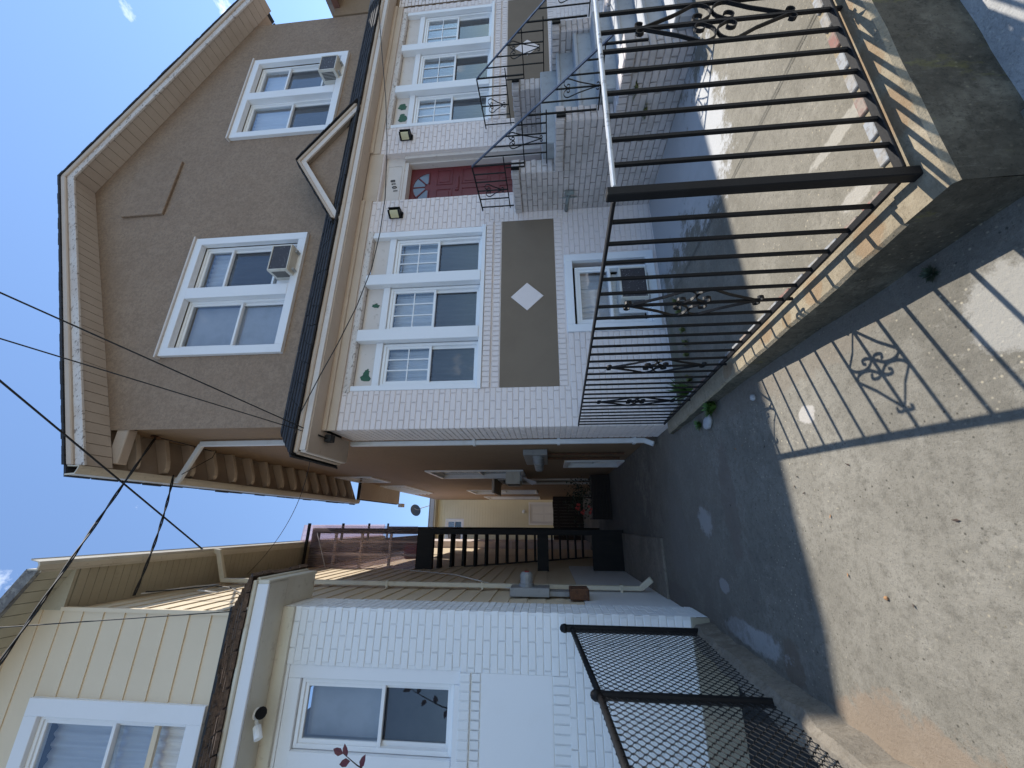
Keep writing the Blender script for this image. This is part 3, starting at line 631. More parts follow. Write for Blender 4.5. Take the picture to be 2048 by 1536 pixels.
# house number 1018
tx = [('1', 4.755), ('0', 4.825), ('1', 4.895), ('8', 4.955)]
nb = MB(); hN = .066; nn = -.083
def stroke(pts, r=.0055): nb.tube([FF.p(a, nn, z) for a, z in pts], r, 6)
for ch, a in tx:
    zb = 2.185+(a-4.755)*.30; nb = MB()
    if ch == '1': stroke([(a-.009, zb+hN-.012), (a, zb+hN), (a, zb)])
    elif ch == '0': stroke([(a+.017*math.cos(t), zb+hN/2+hN/2*math.sin(t)) for t in [2*math.pi*k/14 for k in range(15)]])
    else:
        stroke([(a+.013*math.cos(t), zb+.050+.016*math.sin(t)) for t in [2*math.pi*k/12 for k in range(13)]]); stroke([(a+.016*math.cos(t), zb+.017+.017*math.sin(t)) for t in [2*math.pi*k/12 for k in range(13)]])
    nb.build('number_digit', 'number_black', HB, label='black house number digit '+ch+' over the red door')

# frieze and pent roof
MB().lbox(FF, XL-.01, 4.48, -.01, .022, 2.50, 2.66).build('frieze_board', 'cream', HB, bevel=.004)
MB().lbox(FF, 4.482, 5.42, -.05, .012, 2.44, 2.66).build('frieze_board', 'cream', HB, bevel=.004)
MB().lbox(FF, 5.422, XR, -.01, .022, 2.50, 2.66).build('frieze_board', 'cream', HB, bevel=.004)
MB().lbox(FF, XL-.012, 4.48, .023, .05, 2.60, 2.66).build('crown_moulding', 'cream', HB, bevel=.008)
MB().lbox(FF, 5.422, XR, .023, .05, 2.60, 2.66).build('crown_moulding', 'cream', HB, bevel=.008)
EY, EX = 4.03, .72            # eave line of the pent roof
MB().box(EX+.02, 9.5, EY+.035, YF-.025, 2.655, 2.675).build('pent_soffit', 'cream', HB)
MB().box(EX+.02, XL-.012, YF-.02, 4.95, 2.654, 2.674).build('pent_soffit', 'cream', HB)
MB().box(EX+.03, 9.5, EY+.012, EY+.036, 2.668, 2.735).build('fascia_board', 'cream_light', HB, bevel=.004)
MB().box(EX+.012, EX+.036, EY+.037, 4.95, 2.668, 2.735).build('fascia_board', 'cream_light', HB, bevel=.004)
MB().box(EX, 9.5, EY-.012, EY+.03, 2.736, 2.79).build('fascia_crown', 'cream', HB, bevel=.012)
MB().box(EX-.012, EX+.03, EY+.031, 4.97, 2.736, 2.79).build('fascia_crown', 'cream', HB, bevel=.012)
mb = MB(); zt = 3.17
mb.face([(EX-.02, EY-.02, 2.795), (9.5, EY-.02, 2.795), (9.5, YF-.021, zt), (XL, YF-.021, zt)]); mb.face([(EX-.02, EY-.02, 2.795), (XL, YF-.021, zt), (1.098, 4.93, zt), (EX-.02, 4.98, 2.795)])
mb.face([(EX-.02, EY-.02, 2.791), (EX-.02, 4.98, 2.791), (1.098, 4.98, 2.791), (1.098, YF, 2.791), (9.5, YF, 2.791), (9.5, EY-.02, 2.791)]); mb.face([(EX-.02, 4.98, 2.795), (1.098, 4.93, zt), (1.098, 4.98, 2.791)])
mb.build('pent_roof_deck', 'black_shingle', HB)
mb = MB()
shingles(mb, (EX-.03, EY-.035, 2.79), (3.85, EY-.035, 2.79), (XL-.02, YF-.03, zt), (3.85, YF-.03, zt), 5, .26, .012)
shingles(mb, (3.85, EY-.035, 2.79), (6.25, EY-.035, 2.79), (3.85, YF-.03, zt), (6.25, YF-.03, zt), 5, .26, .012)
shingles(mb, (6.25, EY-.035, 2.79), (9.15, EY-.035, 2.79), (6.25, YF-.03, zt), (9.15, YF-.03, zt), 5, .26, .012)
shingles(mb, (EX-.035, 4.99, 2.79), (EX-.035, EY-.03, 2.79), (1.09, 4.94, zt), (XL-.02, YF-.03, zt), 5, .26, .012)
mb.build('pent_shingles', 'black_shingle', HB, kind='stuff')
# pediment over the door
pc, pw, pz0, pz1, py = 5.05, 1.09, 2.86, 3.56, 4.02
for s in (-1, 1):
    a, b = Vector((pc+s*(pw+.03), 0, pz0-.02)), Vector((pc, 0, pz1))
    dz = .085
    mb = MB(); lo, hi = (a, b) if s < 0 else (b, a)
    mb.prism([(lo.x, lo.z-dz), (hi.x, hi.z-dz), (hi.x, hi.z), (lo.x, lo.z)], WORLD, -py-.03, -py).build('pediment_fascia', 'cream_light', HB, bevel=.004)
    mb = MB(); mb.prism([(lo.x, lo.z), (hi.x, hi.z), (hi.x, hi.z+.045), (lo.x, lo.z+.045)], WORLD, -py-.02, -py+.025).build('pediment_crown', 'cream', HB, bevel=.006)
    mb = MB(); mb.prism([(lo.x, lo.z-.01), (hi.x, hi.z-.01), (hi.x, hi.z+.03), (lo.x, lo.z+.03)], WORLD, -YF+.021, -py-.022).build('pediment_soffit', 'cream', HB)
    mb = MB(); up = Vector((0, 0, .05))
    if s < 0: shingles(mb, (lo.x-.05, YF-.02, lo.z+.045-.03), (lo.x-.05, py-.05, lo.z+.045-.03), (hi.x, YF-.02, hi.z+.047), (hi.x, py-.05, hi.z+.047), 9, .2, .014)
    else: shingles(mb, (hi.x+.05, py-.05, hi.z+.045-.03), (hi.x+.05, YF-.02, hi.z+.045-.03), (lo.x, py-.05, lo.z+.047), (lo.x, YF-.02, lo.z+.047), 9, .2, .014)
    mb.build('pediment_shingles', 'black_shingle', HB, kind='stuff')
MB().prism([(pc-pw+.1, pz0-.03), (pc+pw-.1, pz0-.03), (pc, pz1-.06)], WORLD, -YF+.1, -py-.09).build('pediment_tympanum', 'stucco', HB)
# main roof
EVX, RY0, RY1 = .60, 4.0, 10.9
zt_ = lambda x: rz(x)+.16
for s, xe in ((-1, EVX), (1, 9.60)):
    ze = zt_(xe); mb = MB()
    P = [(xe, ze-.05), (PK, PKZ+.11), (PK, PKZ+.16), (xe, ze)]
    if s > 0: P = [(PK, PKZ+.11), (xe, ze-.05), (xe, ze), (PK, PKZ+.16)]
    mb.prism(P, WORLD, -RY1, -RY0).build('roof_deck', 'decking', HB)
    mb = MB()
    if s < 0: shingles(mb, (xe-.03, RY1, ze+.002-.014), (xe-.03, RY0-.03, ze+.002-.014), (PK, RY1, PKZ+.164), (PK, RY0-.03, PKZ+.164), 30, .3, .02, .01)
    else: shingles(mb, (xe+.03, RY0-.03, ze-.012), (xe+.03, RY1, ze-.012), (PK, RY0-.03, PKZ+.164), (PK, RY1, PKZ+.164), 30, .3, .02, .01)
    mb.build('roof_shingles', 'black_shingle', HB, kind='stuff')
    mb = MB(); nseg = 46
    for i in range(nseg):
        t0, t1 = i/nseg, min(1, (i+1)/nseg+.004); xa, xb = xe+(PK-xe)*t0, xe+(PK-xe)*t1; j = random.uniform(0, .006); h = .030+random.uniform(0, .009)
        if xa > xb: xa, xb = xb, xa
        mb.prism([(xa, zt_(xa)+.001), (xb, zt_(xb)+.001), (xb, zt_(xb)+h), (xa, zt_(xa)+h)], WORLD, -RY0-.06, -RY0+.036+j)
    mb.build('shingle_edge', 'black_shingle', HB, kind='stuff')
    # rake boards
    q = [(xe, zt_(xe)), (PK, PKZ+.16)] if s < 0 else [(PK, PKZ+.16), (xe, zt_(xe))]
    MB().prism([(q[0][0], q[0][1]-.205), (q[1][0], q[1][1]-.205), (q[1][0], q[1][1]-.085), (q[0][0], q[0][1]-.085)], WORLD, -RY0-.03, -RY0).build('rake_fascia', 'peeling', HB, bevel=.004)
    MB().prism([(q[0][0], q[0][1]-.084), (q[1][0], q[1][1]-.084), (q[1][0], q[1][1]-.002), (q[0][0], q[0][1]-.002)], WORLD, -RY0-.02, -RY0+.028).build('rake_crown', 'cream', HB, bevel=.01)
    n = 34
    for i in range(n):
        t0, t1 = i/n, (i+1)/n; xa, xb = PK+(xe-PK)*t0, PK+(xe-PK)*t1
        g = .0035*(1 if xb > xa else -1); xa, xb = xa+g, xb-g
        if xa > xb: xa, xb = xb, xa
        d = random.uniform(0, .004)
        MB().prism([(xa, rz(xa)-.02-d), (xb, rz(xb)-.02-d), (xb, rz(xb)-d), (xa, rz(xa)-d)], WORLD, -YF-.018, -RY0-.031).build('soffit_board', 'soffit_board', HB)
    MB().prism([(q[0][0], q[0][1]-.16), (q[1][0], q[1][1]-.16), (q[1][0], q[1][1]-.052), (q[0][0], q[0][1]-.052)], WORLD, -YF-.018, -RY0-.032).build('soffit_backing', 'decking', HB)
mb = MB(); mb.face([(1.10, RY1, 5.3), (XR, RY1, 5.3), (XR, RY1, rz(XR)), (PK, RY1, PKZ), (1.10, RY1, rz(1.1))][::-1]); mb.build('rear_gable', 'stucco_side', HB)
# exposed rafter tails and gutter on the drive side
y = 4.62
while y < 10.8:
    P = []
    zx = lambda x: zt_(x)-.052
    for x, d in ((1.10, .16), (.80, .15), (.70, .125), (.635, .08), (.62, .02)): P.append((x, zx(x)-d))
    P = P[::-1]+[(1.10, zx(1.10))]+[(.62, zx(.62))]
    P = [(.62, zx(.62)-.02), (.635, zx(.635)-.08), (.70, zx(.70)-.125), (.80, zx(.80)-.15), (1.10, zx(1.10)-.16), (1.10, zx(1.10)-.001), (.62, zx(.62)-.001)]
    MB().prism(P, WORLD, -y-.07, -y).build('rafter_tail', 'rafter', HB, bevel=.006); y += .42
MB().box(.66, 1.098, 4.34, 4.46, 5.26, 5.42).build('eave_return', 'soffit_board', HB, bevel=.01)
gz = zt_(EVX)-.02
MB().prism([(.50, gz-.13), (.56, gz-.15), (.595, gz-.15), (.595, gz), (.585, gz), (.585, gz-.138), (.565, gz-.138), (.512, gz-.12), (.502, gz-.005), (.485, gz-.005), (.488, gz-.05)], WORLD, -RY1-.02, -RY0+.02).build('gutter', 'gutter', HB)
ds = MB()
for p, q in (((.55, 5.2, gz-.15), (.55, 5.2, gz-.22)), ((.55, 5.2, gz-.20), (1.035, 5.1, gz-.50)), ((1.045, 5.1, gz-.48), (1.045, 5.06, 3.17))): ds.bar(p, q, .075, .055, (0, 1, 0))
ds.build('downspout', 'downspout_white', HB, bevel=.008)
ds = MB(); ds.bar((.995, 5.0, 2.65), (.995, 4.99, -1.22), .07, .06, (1, 0, 0)); ds.bar((.995, 4.99, -1.2), (.94, 4.95, -1.31), .07, .06, (1, 0, 0))
ds.build('downspout', 'downspout_white', HB, bevel=.008)
for z in (.95, -.15, -1.1): MB().box(.955, 1.098, 4.945, 5.04, z, z+.035).build('downspout_strap', 'downspout_white', HB)
# rear roof section over the drive side
MB().box(.62, 1.098, 10.95, 13.9, 5.30, 5.33).build('rear_soffit', 'cream', HB)
MB().box(.60, 9.3, 10.95, 13.9, 5.335, 5.42).build('rear_roof', 'black_shingle', HB)
MB().box(.52, .64, 13.95, 14.2, 5.20, 5.34).build('rear_gutter_end', 'rafter', HB)
# side windows
for i, h in enumerate(sidew[:6]):
    a0, a1, z0, z1 = h; casing(HB, FS, a0-.06, a1+.06, z0-.06, z1+.06, .085, -.02, .03, 'white_paint')
    if i == 5:
        j = hung_window(HB, FS, a0, a1, z0, z1, -.02, inner='blind')
        for k in range(5): MB().lbox(FS, a0+.02, a1-.02, .03, .07, z0+.06+k*.14, z0+.09+k*.14).build('louvre_slat', 'white_vinyl', HB)
    else: hung_window(HB, FS, a0, a1, z0, z1, -.02, inner='curtain_dark' if i else 'curtain', lower_open=.3 if i == 0 else 0)
a0, a1, z0, z1 = sidew[6]
casing(HB, FS, a0-.05, a1+.05, z0-.05, z1+.05, .08, -.02, .03, 'cream_light')
MB().lbox(FS, a0, a1, -.10, -.05, z0, z1).build('side_door', 'grey_board', HB)
MB().lbox(FS, a0-.2, a1+.2, .0, .35, z1+.12, z1+.18).build('door_canopy', 'rafter', HB)

# ------------------------------------------------------------------ window air conditioners
def air_conditioner(F, a0, a1, z0, z1, n0, n1, label, speck=True):
    c = F.p((a0+a1)/2, (n0+n1)/2, z0); t = thing('air_conditioner', label, 'air conditioner', c, 'window air conditioners')
    MB().lbox(F, a0, a1, n0, n1, z0, z1).build('case', 'ac_white', t, bevel=.008)
    mb = MB(); frame_rect(mb, F, a0+.006, a1-.006, z0+.006, z1-.006, .016, n1+.001, n1+.014); mb.build('front_frame', 'ac_white', t, bevel=.003)
    MB().lbox(F, a0+.022, a1-.022, n1+.0005, n1+.006, z0+.022, z1-.022).build('grille', 'ac_grille', t)
    mb = MB(); k = int((n1-n0-.08)/.022)
    for i in range(k):
        nn = n0+.10+i*.022
        if nn > n1-.04: break
        mb.lbox(F, a0-.004, a0-.0005, nn, nn+.012, z0+.05, z1-.05)
    mb.build('side_louvres', 'ac_fin', t, kind='stuff')
    mb = MB().lbox(F, a0-.10, a0-.001, n0+.01, n0+.03, z0, z1+.0); mb.build('side_filler', 'white_vinyl', t)
    mb = MB().lbox(F, a0+.05, a0+.08, n0+.02, n1-.06, z0-.03, z0-.001); mb.lbox(F, a1-.08, a1-.05, n0+.02, n1-.06, z0-.03, z0-.001); mb.build('support_bracket', 'worn_iron', t)
    return t
air_conditioner(FF, 3.22, 3.64, 3.46, 3.76, -.08, .17, 'cream air conditioner with speckled dark grille in the upper window above the left bay')
air_conditioner(FF, 7.28, 7.66, 3.46, 3.77, -.08, .17, 'white air conditioner with plain grey face in the upper window right of the pediment')
air_conditioner(FF, 2.58, 3.03, -1.27, -.93, -.10, .10, 'dark faced air conditioner in the basement window behind the iron fence')
air_conditioner(FS, -9.9, -9.3, .68, 1.02, -.08, .22, 'grey air conditioner in a side window above the driveway')
cl = MB()
for i in range(8):
    a = -9.85+i*.07; cl.face([FS.p(a, .20+.02*math.sin(i*2), .62+.05*math.sin(i*1.3)-.25), FS.p(a+.07, .20+.02*math.sin(i*2+2), .6+.05*math.sin(i*1.3+1.3)-.28), FS.p(a+.07, .06, .67), FS.p(a, .06, .67)])
cl.build('cloth_rag', 'cloth', smooth=True, **T('pale rag hanging below the side window air conditioner', 'cloth'))

# ------------------------------------------------------------------ wall lamps by the door
for a, lab in ((4.18, 'half-round wall lamp left of the red door'), (5.72, 'half-round wall lamp right of the red door')):
    t = thing('wall_lamp', lab, 'wall lamp', FF.p(a, .01, 2.0), 'wall lamps by the front door')
    MB().lbox(FF, a-.05, a+.05, .006, .03, 2.0, 2.20).build('back_plate', 'black_iron', t, bevel=.004)
    mb = MB(); P = [(a-.055+.11*k/10, .03+.085*math.sin(math.pi*k/10)) for k in range(11)]
    b = len(mb.v)
    for zz in (2.045, 2.165): mb.v += [tuple(FF.p(x, n, zz)) for x, n in P]
    for k in range(10): mb.f.append((b+k, b+k+1, b+12+k, b+11+k)); mb.mi.append(0)
    mb.f.append(tuple(b+k for k in range(11))); mb.f.append(tuple(b+21-k for k in range(11))); mb.mi += [0, 0]
    mb.build('lamp_shade', 'lamp_glass', t)
    for zz in ((2.166, 2.19), (2.02, 2.044)):
        mb = MB(); b = len(mb.v); Q = [(a+(x-a)*1.14, n*1.08+.0) for x, n in P]
        for z_ in zz: mb.v += [tuple(FF.p(x, n, z_)) for x, n in Q]
        for k in range(10): mb.f.append((b+k, b+k+1, b+12+k, b+11+k)); mb.mi.append(0)
        mb.f.append(tuple(b+k for k in range(11))); mb.f.append(tuple(b+21-k for k in range(11))); mb.mi += [0, 0]
        mb.build('cap', 'black_iron', t)
    MB().lbox(FF, a+.05, a+.062, .01, .115, 2.02, 2.19).build('side_bracket', 'black_iron', t)

# ------------------------------------------------------------------ meters on the drive-side wall
t = thing('electric_meter_bank', 'bank of round electric meters on the brown side wall', 'meters', FS.p(-6.6, 0, -.1))
MB().lbox(FS, -7.2, -6.1, .002, .09, .02, .40).build('meter_box', 'meter_grey', t, bevel=.006)
for a in (-6.3, -6.55, -6.8, -7.05):
    mb = MB(); lathe(mb, [(.085, 0), (.085, .03), (.072, .035), (.072, .11), (.05, .135), (.0, .137)], FS.p(a, .09, .17), FS.N, 14); mb.build('meter', 'meter_grey', t, smooth=False)
mb = MB()
for a in (-6.35, -6.8): mb.tube([FS.p(a, .04, .02), FS.p(a, .04, -1.2)], .018, 8)
mb.build('conduit', 'rust', t)

# ------------------------------------------------------------------ front stoop
ST = thing('front_stoop', 'brick front stoop with stepped side walls leading to the red door', 'stoop', (5.0, 3.2, -1.45))
TI = [(3.67, YF-.002, .37), (3.04, 3.67, -.17), (2.42, 3.04, -.80)]
def cheek(x0, x1, outer):
    mb = MB()
    for y0, y1, zt in TI: mb.box(x0+.006, x1-.006, y0+.006, y1+(.0 if y1 > 4 else .006), -1.6, zt-.012)
    mb.build('cheek_wall', 'mortar_stoop', ST)
    pcs = []; F = FR((x0, 0, 0), -math.pi/2) if outer < 0 else FR((x1, 0, 0), math.pi/2)
    for y0, y1, zt in TI:
        if outer < 0: pcs += running(F, -y1, -y0, -1.5, zt-.105, [], -.004, zbase=-1.5); pcs += rowlock(F, -y1, -y0, zt-.10, zt, .012)
        G = FR((0, y0, 0), 0); zlow = -1.5 if y0 < 2.5 else (TI[1][2] if y0 > 3.5 else TI[2][2])
        pcs += running(G, x0, x1, zlow, zt-.105, [], -.004, zbase=-1.5); pcs += [(G, x0, x1, zt-.10, zt, .012)]
    return pcs
pcs = cheek(4.10, 4.32, -1)+cheek(5.62, 5.84, -1)
lay_bricks(ST, pcs, 'brick_stoop', .009, 300)
for x0, x1 in ((4.10, 4.32), (5.62, 5.84)):
    for y0, y1, zt in TI:
        n = max(1, round((y1-y0)/.0677)); p = (y1-y0)/n
        for i in range(n):
            MB().box(x0-.012, x1+.012, y0-(.012 if i == 0 else 0)+i*p+.004, y0+(i+1)*p-.004, zt-.096, zt+random.uniform(-.004, .006)).build('cap_brick', 'brick_cap' if 'brick_cap' in MATS else (M('brick_cap', (.56, .51, .49), [(3, .45, .65, (.42, .37, .33), .7), (9, .55, .7, (.28, .22, .15), .5)], .7, [(55, .4, .006)]) and 'brick_cap'), ST, bevel=.006)
nS = 7; rise = (1.45-.02)/nS; run = .19
MB().box(4.322, 5.618, 3.46, 4.22, -.25, -.02).build('landing', 'step_paint' if 'step_paint' in MATS else (M('step_paint', (.37, .38, .39), [(3, .45, .65, (.28, .285, .29), .7), (16, .55, .7, (.2, .19, .17), .5)], .7, [(40, .3, .005)]) and 'step_paint'), ST, bevel=.01)
for i in range(1, nS):
    z = -.02-rise*i; yb = 3.46-run*(i-1); MB().box(4.322, 5.618, yb-run, yb, -1.6, z-.045).build('riser', 'step_paint', ST)
    MB().box(4.322, 5.618, yb-run-.02, yb-.002, z-.043, z).build('tread', 'step_paint', ST, bevel=.008)
pp = MB(); pp.tube([(4.085, 4.36-.1, -.36), (4.05, 4.12, -.36), (4.02, 3.98, -.37)], .022, 8)
wp = thing('wall_pipe', 'short grey-green pipe with a valve on the stoop side wall', 'pipe', (4.0, 4.0, -.4))
MB().tube([(4.07, 4.30, -.33), (4.07, 4.12, -.34), (4.06, 3.98, -.36)], .024, 8).build('pipe', 'copper_pipe', wp, smooth=True)
MB().tube([(4.06, 3.98, -.30), (4.06, 3.98, -.42)], .03, 8).build('pipe_cap', 'copper_pipe', wp)
MB().tube([(4.065, 4.06, -.27), (4.065, 4.06, -.47)], .010, 6).build('valve_stem', 'copper_pipe', wp)

# ------------------------------------------------------------------ wrought-iron scrolls
def scroll(F, a, n, za, zb, half):
    """one heart scroll in the wall plane: hooked tip at za, shoulders and inward curls at zb"""
    out = []; sg = 1 if zb > za else -1; H = abs(zb-za); r = half*.44; hc = H-r
    for s in (-1, 1):
        P = []
        for k in range(8):
            t = math.radians(70-250*k/7); P.append((.020+.015*math.cos(t), .015*math.sin(t)+.01))
        P.append((.006, .028)); P.append((half*.55, hc*.62))
        cs = (half-r, hc)
        for k in range(8): t = math.radians(-18+148*k/7); P.append((cs[0]+r*math.cos(t), cs[1]+r*math.sin(t)))
        rc = half*.22; cc = (half*.27, hc-.004)
        for k in range(13): t = math.radians(135+300*k/12); q = rc*(1-.35*k/12); P.append((cc[0]+q*math.cos(t), cc[1]+q*math.sin(t)))
        out.append([F.p(a+s*x, n, za+sg*h) for x, h in P])
    return out
def add_ornament(parent, F, a, n, z0, z1, half, mat='black_iron', double=True):
    zm = (z0+z1)/2
    for za, zb in (((z0, zm-.003), (z1, zm+.003)) if double else ((z0, z1),)):
        mb = MB()
        for P in scroll(F, a, n, za, zb, half): mb.ribbon(P, .014, .005, F.N)
        mb.build('scroll', mat, parent)

# ------------------------------------------------------------------ iron fence on the low wall
FE = thing('iron_fence', 'black wrought-iron fence with scrolls on the low concrete wall', 'fence', (1.04, 1.04, -1.2))
top = lambda y: -.255-.030*(y-1.04); bot = lambda y: -1.135-.042*(y-1.04)
FSide = FR((1.04, 0, 0), -math.pi/2); FFr = FR((0, 1.04, 0), 0)
MB().box(1.022, 1.058, 1.022, 1.058, wt(1)-.05, -.215).build('corner_post', 'black_iron', FE, bevel=.003)
MB().bar((1.04, 1.06, top(1.06)+.012), (1.04, 4.30, top(4.3)+.012), .034, .012, (0, 0, 1)).build('top_rail', 'black_iron', FE, bevel=.003)
MB().bar((1.04, 1.06, bot(1.06)), (1.04, 4.30, bot(4.3)), .030, .012).build('bottom_rail', 'black_iron', FE, bevel=.002)
MB().bar((1.06, 1.04, -.243), (6.0, 1.04, -.275), .034, .012).build('top_rail', 'worn_iron', FE, bevel=.003, label='top rail of the front run, paint worn to bare metal')
MB().bar((1.06, 1.04, -1.135), (6.0, 1.04, -1.15), .030, .012).build('bottom_rail', 'black_iron', FE, bevel=.002)
b = .0125/2
for k in range(1, 28):
    y = 1.05+.1193*k
    if y > 4.29: break
    lowz = wt(y)-.03 if k in (6, 13, 20) else bot(y)
    MB().box(1.04-b, 1.04+b, y-b, y+b, lowz, top(y)+.008).build('bar', 'black_iron', FE)
    if k in (6, 13, 20): add_ornament(FE, FSide, -y, 0, bot(y)+.11, top(y)-.13, .115)
for k in range(1, 30):
    x = 1.05+.1193*k
    MB().box(x-b, x+b, 1.04-b, 1.04+b, wt(1)-.03 if k in (7, 14) else -1.14, -.245-.006*(x-1)).build('bar', 'black_iron', FE)
    if k in (7, 14): add_ornament(FE, FFr, x, 0, -1.0, -.40, .115)

# ------------------------------------------------------------------ stair railings
def railing(x, label):
    t = thing('stair_railing', label, 'railing', (x, 3.3, -.2), 'iron railings of the front stoop'); F = FR((x, 0, 0), -math.pi/2)
    P0, P1, P2 = (x, 4.27, .83), (x, 3.55, .85), (x, 2.30, -.68); b = .006
    MB().bar(P0, P1, .032, .014).build('landing_rail', 'black_iron', t, bevel=.003); MB().bar(P1, P2, .032, .014).build('sloped_rail', 'rail_paint' if 'rail_paint' in MATS else (M('rail_paint', (.03, .035, .055), [(12, .5, .65, (.12, .13, .16), .5)], .35) and 'rail_paint'), t, bevel=.003)
    MB().bar((x, 4.25, .44), (x, 3.45, .45), .014, .012).build('landing_bottom_rail', 'black_iron', t)
    zr = lambda y: .85-(3.55-y)*1.53/1.25
    for y in (4.21, 4.07, 3.93, 3.79, 3.67): MB().box(x-b, x+b, y-b, y+b, .44 if y < 4.2 else .385, .84).build('bar', 'black_iron', t)
    MB().box(x-.008, x+.008, 3.55-.008, 3.55+.008, .20, .85).build('post', 'black_iron', t)
    add_ornament(t, F, -3.93, 0, .50, .74, .10, double=False)
    # middle section between the first and second step of the wall
    MB().bar((x, 3.60, .20), (x, 3.02, .20), .014, .012).build('bracket_bar', 'black_iron', t); MB().box(x-b, x+b, 3.594, 3.606, .20, .44).build('post', 'black_iron', t)
    MB().bar((x, 3.58, -.07), (x, 2.93, -.07), .014, .012).build('middle_bottom_rail', 'black_iron', t)
    for y in (3.43, 3.31, 3.19, 3.07): MB().box(x-b, x+b, y-b, y+b, -.07, zr(y)).build('bar', 'black_iron', t)
    MB().box(x-.008, x+.008, 2.97-.008, 2.97+.008, -.60, zr(2.97)).build('post', 'black_iron', t)
    add_ornament(t, F, -3.25, 0, -.02, .36, .10, double=False)
    MB().bar((x, 2.98, -.62), (x, 2.36, -.62), .014, .012).build('lower_bottom_rail', 'black_iron', t)
    for y in (2.85, 2.73, 2.61, 2.49): MB().box(x-b, x+b, y-b, y+b, -.62, zr(y)).build('bar', 'black_iron', t)
    add_ornament(t, F, -2.73, 0, -.60, -.25, .09, double=False)
    MB().box(x-.009, x+.009, 2.37-.009, 2.37+.009, -1.0, zr(2.37)).build('post', 'black_iron', t)
    for y, z in ((3.62, .27), (3.0, -.28)): MB().box(x-.02, x+.02, y-.01, y+.01, z, z+.10).build('anchor', 'black_iron', t)
railing(4.14, 'black iron stair railing on the near side of the stoop'); railing(5.74, 'black iron stair railing on the far side of the stoop')

# ------------------------------------------------------------------ white and yellow house on the left
YW, XW = 4.03, -.76
HW = thing('yellow_house', 'house with white painted brick below and yellow siding above left of the driveway', 'house', (-3, 6, -1.4))
FW = FR((0, YW, 0), 0); FWs = FR((XW, 0, 0), math.pi/2)   # side: a = y, n = +x
wwin = (-3.6, -1.23, .82, 2.42); wpan = (-3.6, -1.24, .02, .63)
mb = MB(); wall_with_holes(mb, FW, -5, XW-.004, -1.25, 2.62, [wwin], -.004, .16)
wall_with_holes(mb, FWs, YW+.004, YW+.42, -1.35, 2.62, [], -.004, 0); mb.face([(XW-.004, YW+.42, -1.35), (XW-.004, YW+.42, 2.62), (-.95, YW+.42, 2.62), (-.95, YW+.42, -1.35)])
mb.build('mortar_front', 'mortar_white', HW)
hl = [wwin, (-3.6, -1.24, -.14, .84)]
pcs = running(FW, -4.4, XW, -1.2, 2.6, hl, 0, zbase=-1.2, bl=.207, jt=.006, gp=.0026)+running(FWs, YW+.002, YW+.42, -1.34, 2.6, [], 0, phase=1, zbase=-1.2, bl=.207, jt=.006, gp=.0026)
pcs += rowlock(FW, -3.6, -1.24, .73, .83, .016)+rowlock(FW, -3.6, -1.24, .64, .725, .004)+rowlock(FW, -3.6, -1.24, -.135, .015, 0)
lay_bricks(HW, pcs, 'brick_white', .0032, 300)
MB().lbox(FW, -3.6, -1.24, -.02, .013, .732, .828).build('sill_bed', 'mortar_white', HW)
MB().lbox(FW, -3.6, -1.24, -.06, .0015, .02, .63).build('stucco_panel', 'white_paint', HW)
MB().box(-5, XW-.006, YW-.03, YW+.05, -1.6, -1.202).build('plinth', 'plinth_beige' if 'plinth_beige' in MATS else (M('plinth_beige', (.36, .32, .24), [(4, .45, .65, (.27, .23, .17), .7)], .85, [(40, .4, .006)]) and 'plinth_beige'), HW)
MB().lbox(FW, -1.335, -1.23, -.10, -.012, .82, 2.42).build('casing_board', 'white_paint', HW, bevel=.004)
MB().lbox(FW, -3.6, -1.336, -.10, -.014, 2.30, 2.42).build('casing_board', 'white_paint', HW, bevel=.004)
MB().lbox(FW, -2.25, -1.86, -.10, .0, .88, 2.30).build('casing_board', 'white_paint', HW, bevel=.004)
MB().lbox(FW, -3.6, -1.336, -.10, .012, .82, .875).build('window_sill', 'white_paint', HW, bevel=.004)
hung_window(HW, FW, -1.855, -1.338, .88, 2.295, -.04, rail=.46, inner='blind', lower='screen_glass')
# frieze, pent roof
MB().box(-5, XW-.0, YW-.03, YW+.0, 2.45, 2.60).build('frieze_board', 'cream_white' if 'cream_white' in MATS else (M('cream_white', (.66, .62, .52), [(2, .45, .7, (.56, .51, .41), .7), (12, .6, .72, (.35, .3, .22), .5)], .6, [(50, .15, .004)]) and 'cream_white'), HW, bevel=.004)
EYW, EXW = 3.72, -.50
MB().box(-5, EXW-.02, EYW+.03, YW-.031, 2.56, 2.58).build('pent_soffit', 'cream_white', HW)
MB().box(XW+.004, EXW-.02, YW-.028, 4.47, 2.561, 2.581).build('pent_soffit', 'cream_white', HW)
MB().box(-5, EXW-.03, EYW, EYW+.028, 2.56, 2.67).build('fascia_board', 'white_paint', HW, bevel=.005)
MB().box(EXW-.03, EXW, EYW+.001, 4.50, 2.56, 2.67).build('fascia_board', 'cream_white', HW, bevel=.005)
MB().box(-5, EXW, EYW-.02, EYW+.025, 2.671, 2.71).build('fascia_crown', 'cream_white', HW, bevel=.008)
MB().box(EXW-.03, EXW+.018, EYW+.026, 4.52, 2.671, 2.71).build('fascia_crown', 'cream_white', HW, bevel=.008)
mb = MB(); zt = 3.08
mb.face([(-5, EYW-.02, 2.712), (EXW+.02, EYW-.02, 2.712), (XW-.05, YW, zt), (-5, YW, zt)]); mb.face([(EXW+.02, EYW-.02, 2.712), (EXW+.02, 4.52, 2.712), (XW-.06, 4.45, zt), (XW-.05, YW, zt)]); mb.face([(EXW+.02, 4.52, 2.712), (XW-.06, 4.52, 2.712), (XW-.06, 4.45, zt)])
mb.build('pent_roof_deck', 'brown_shingle', HW)
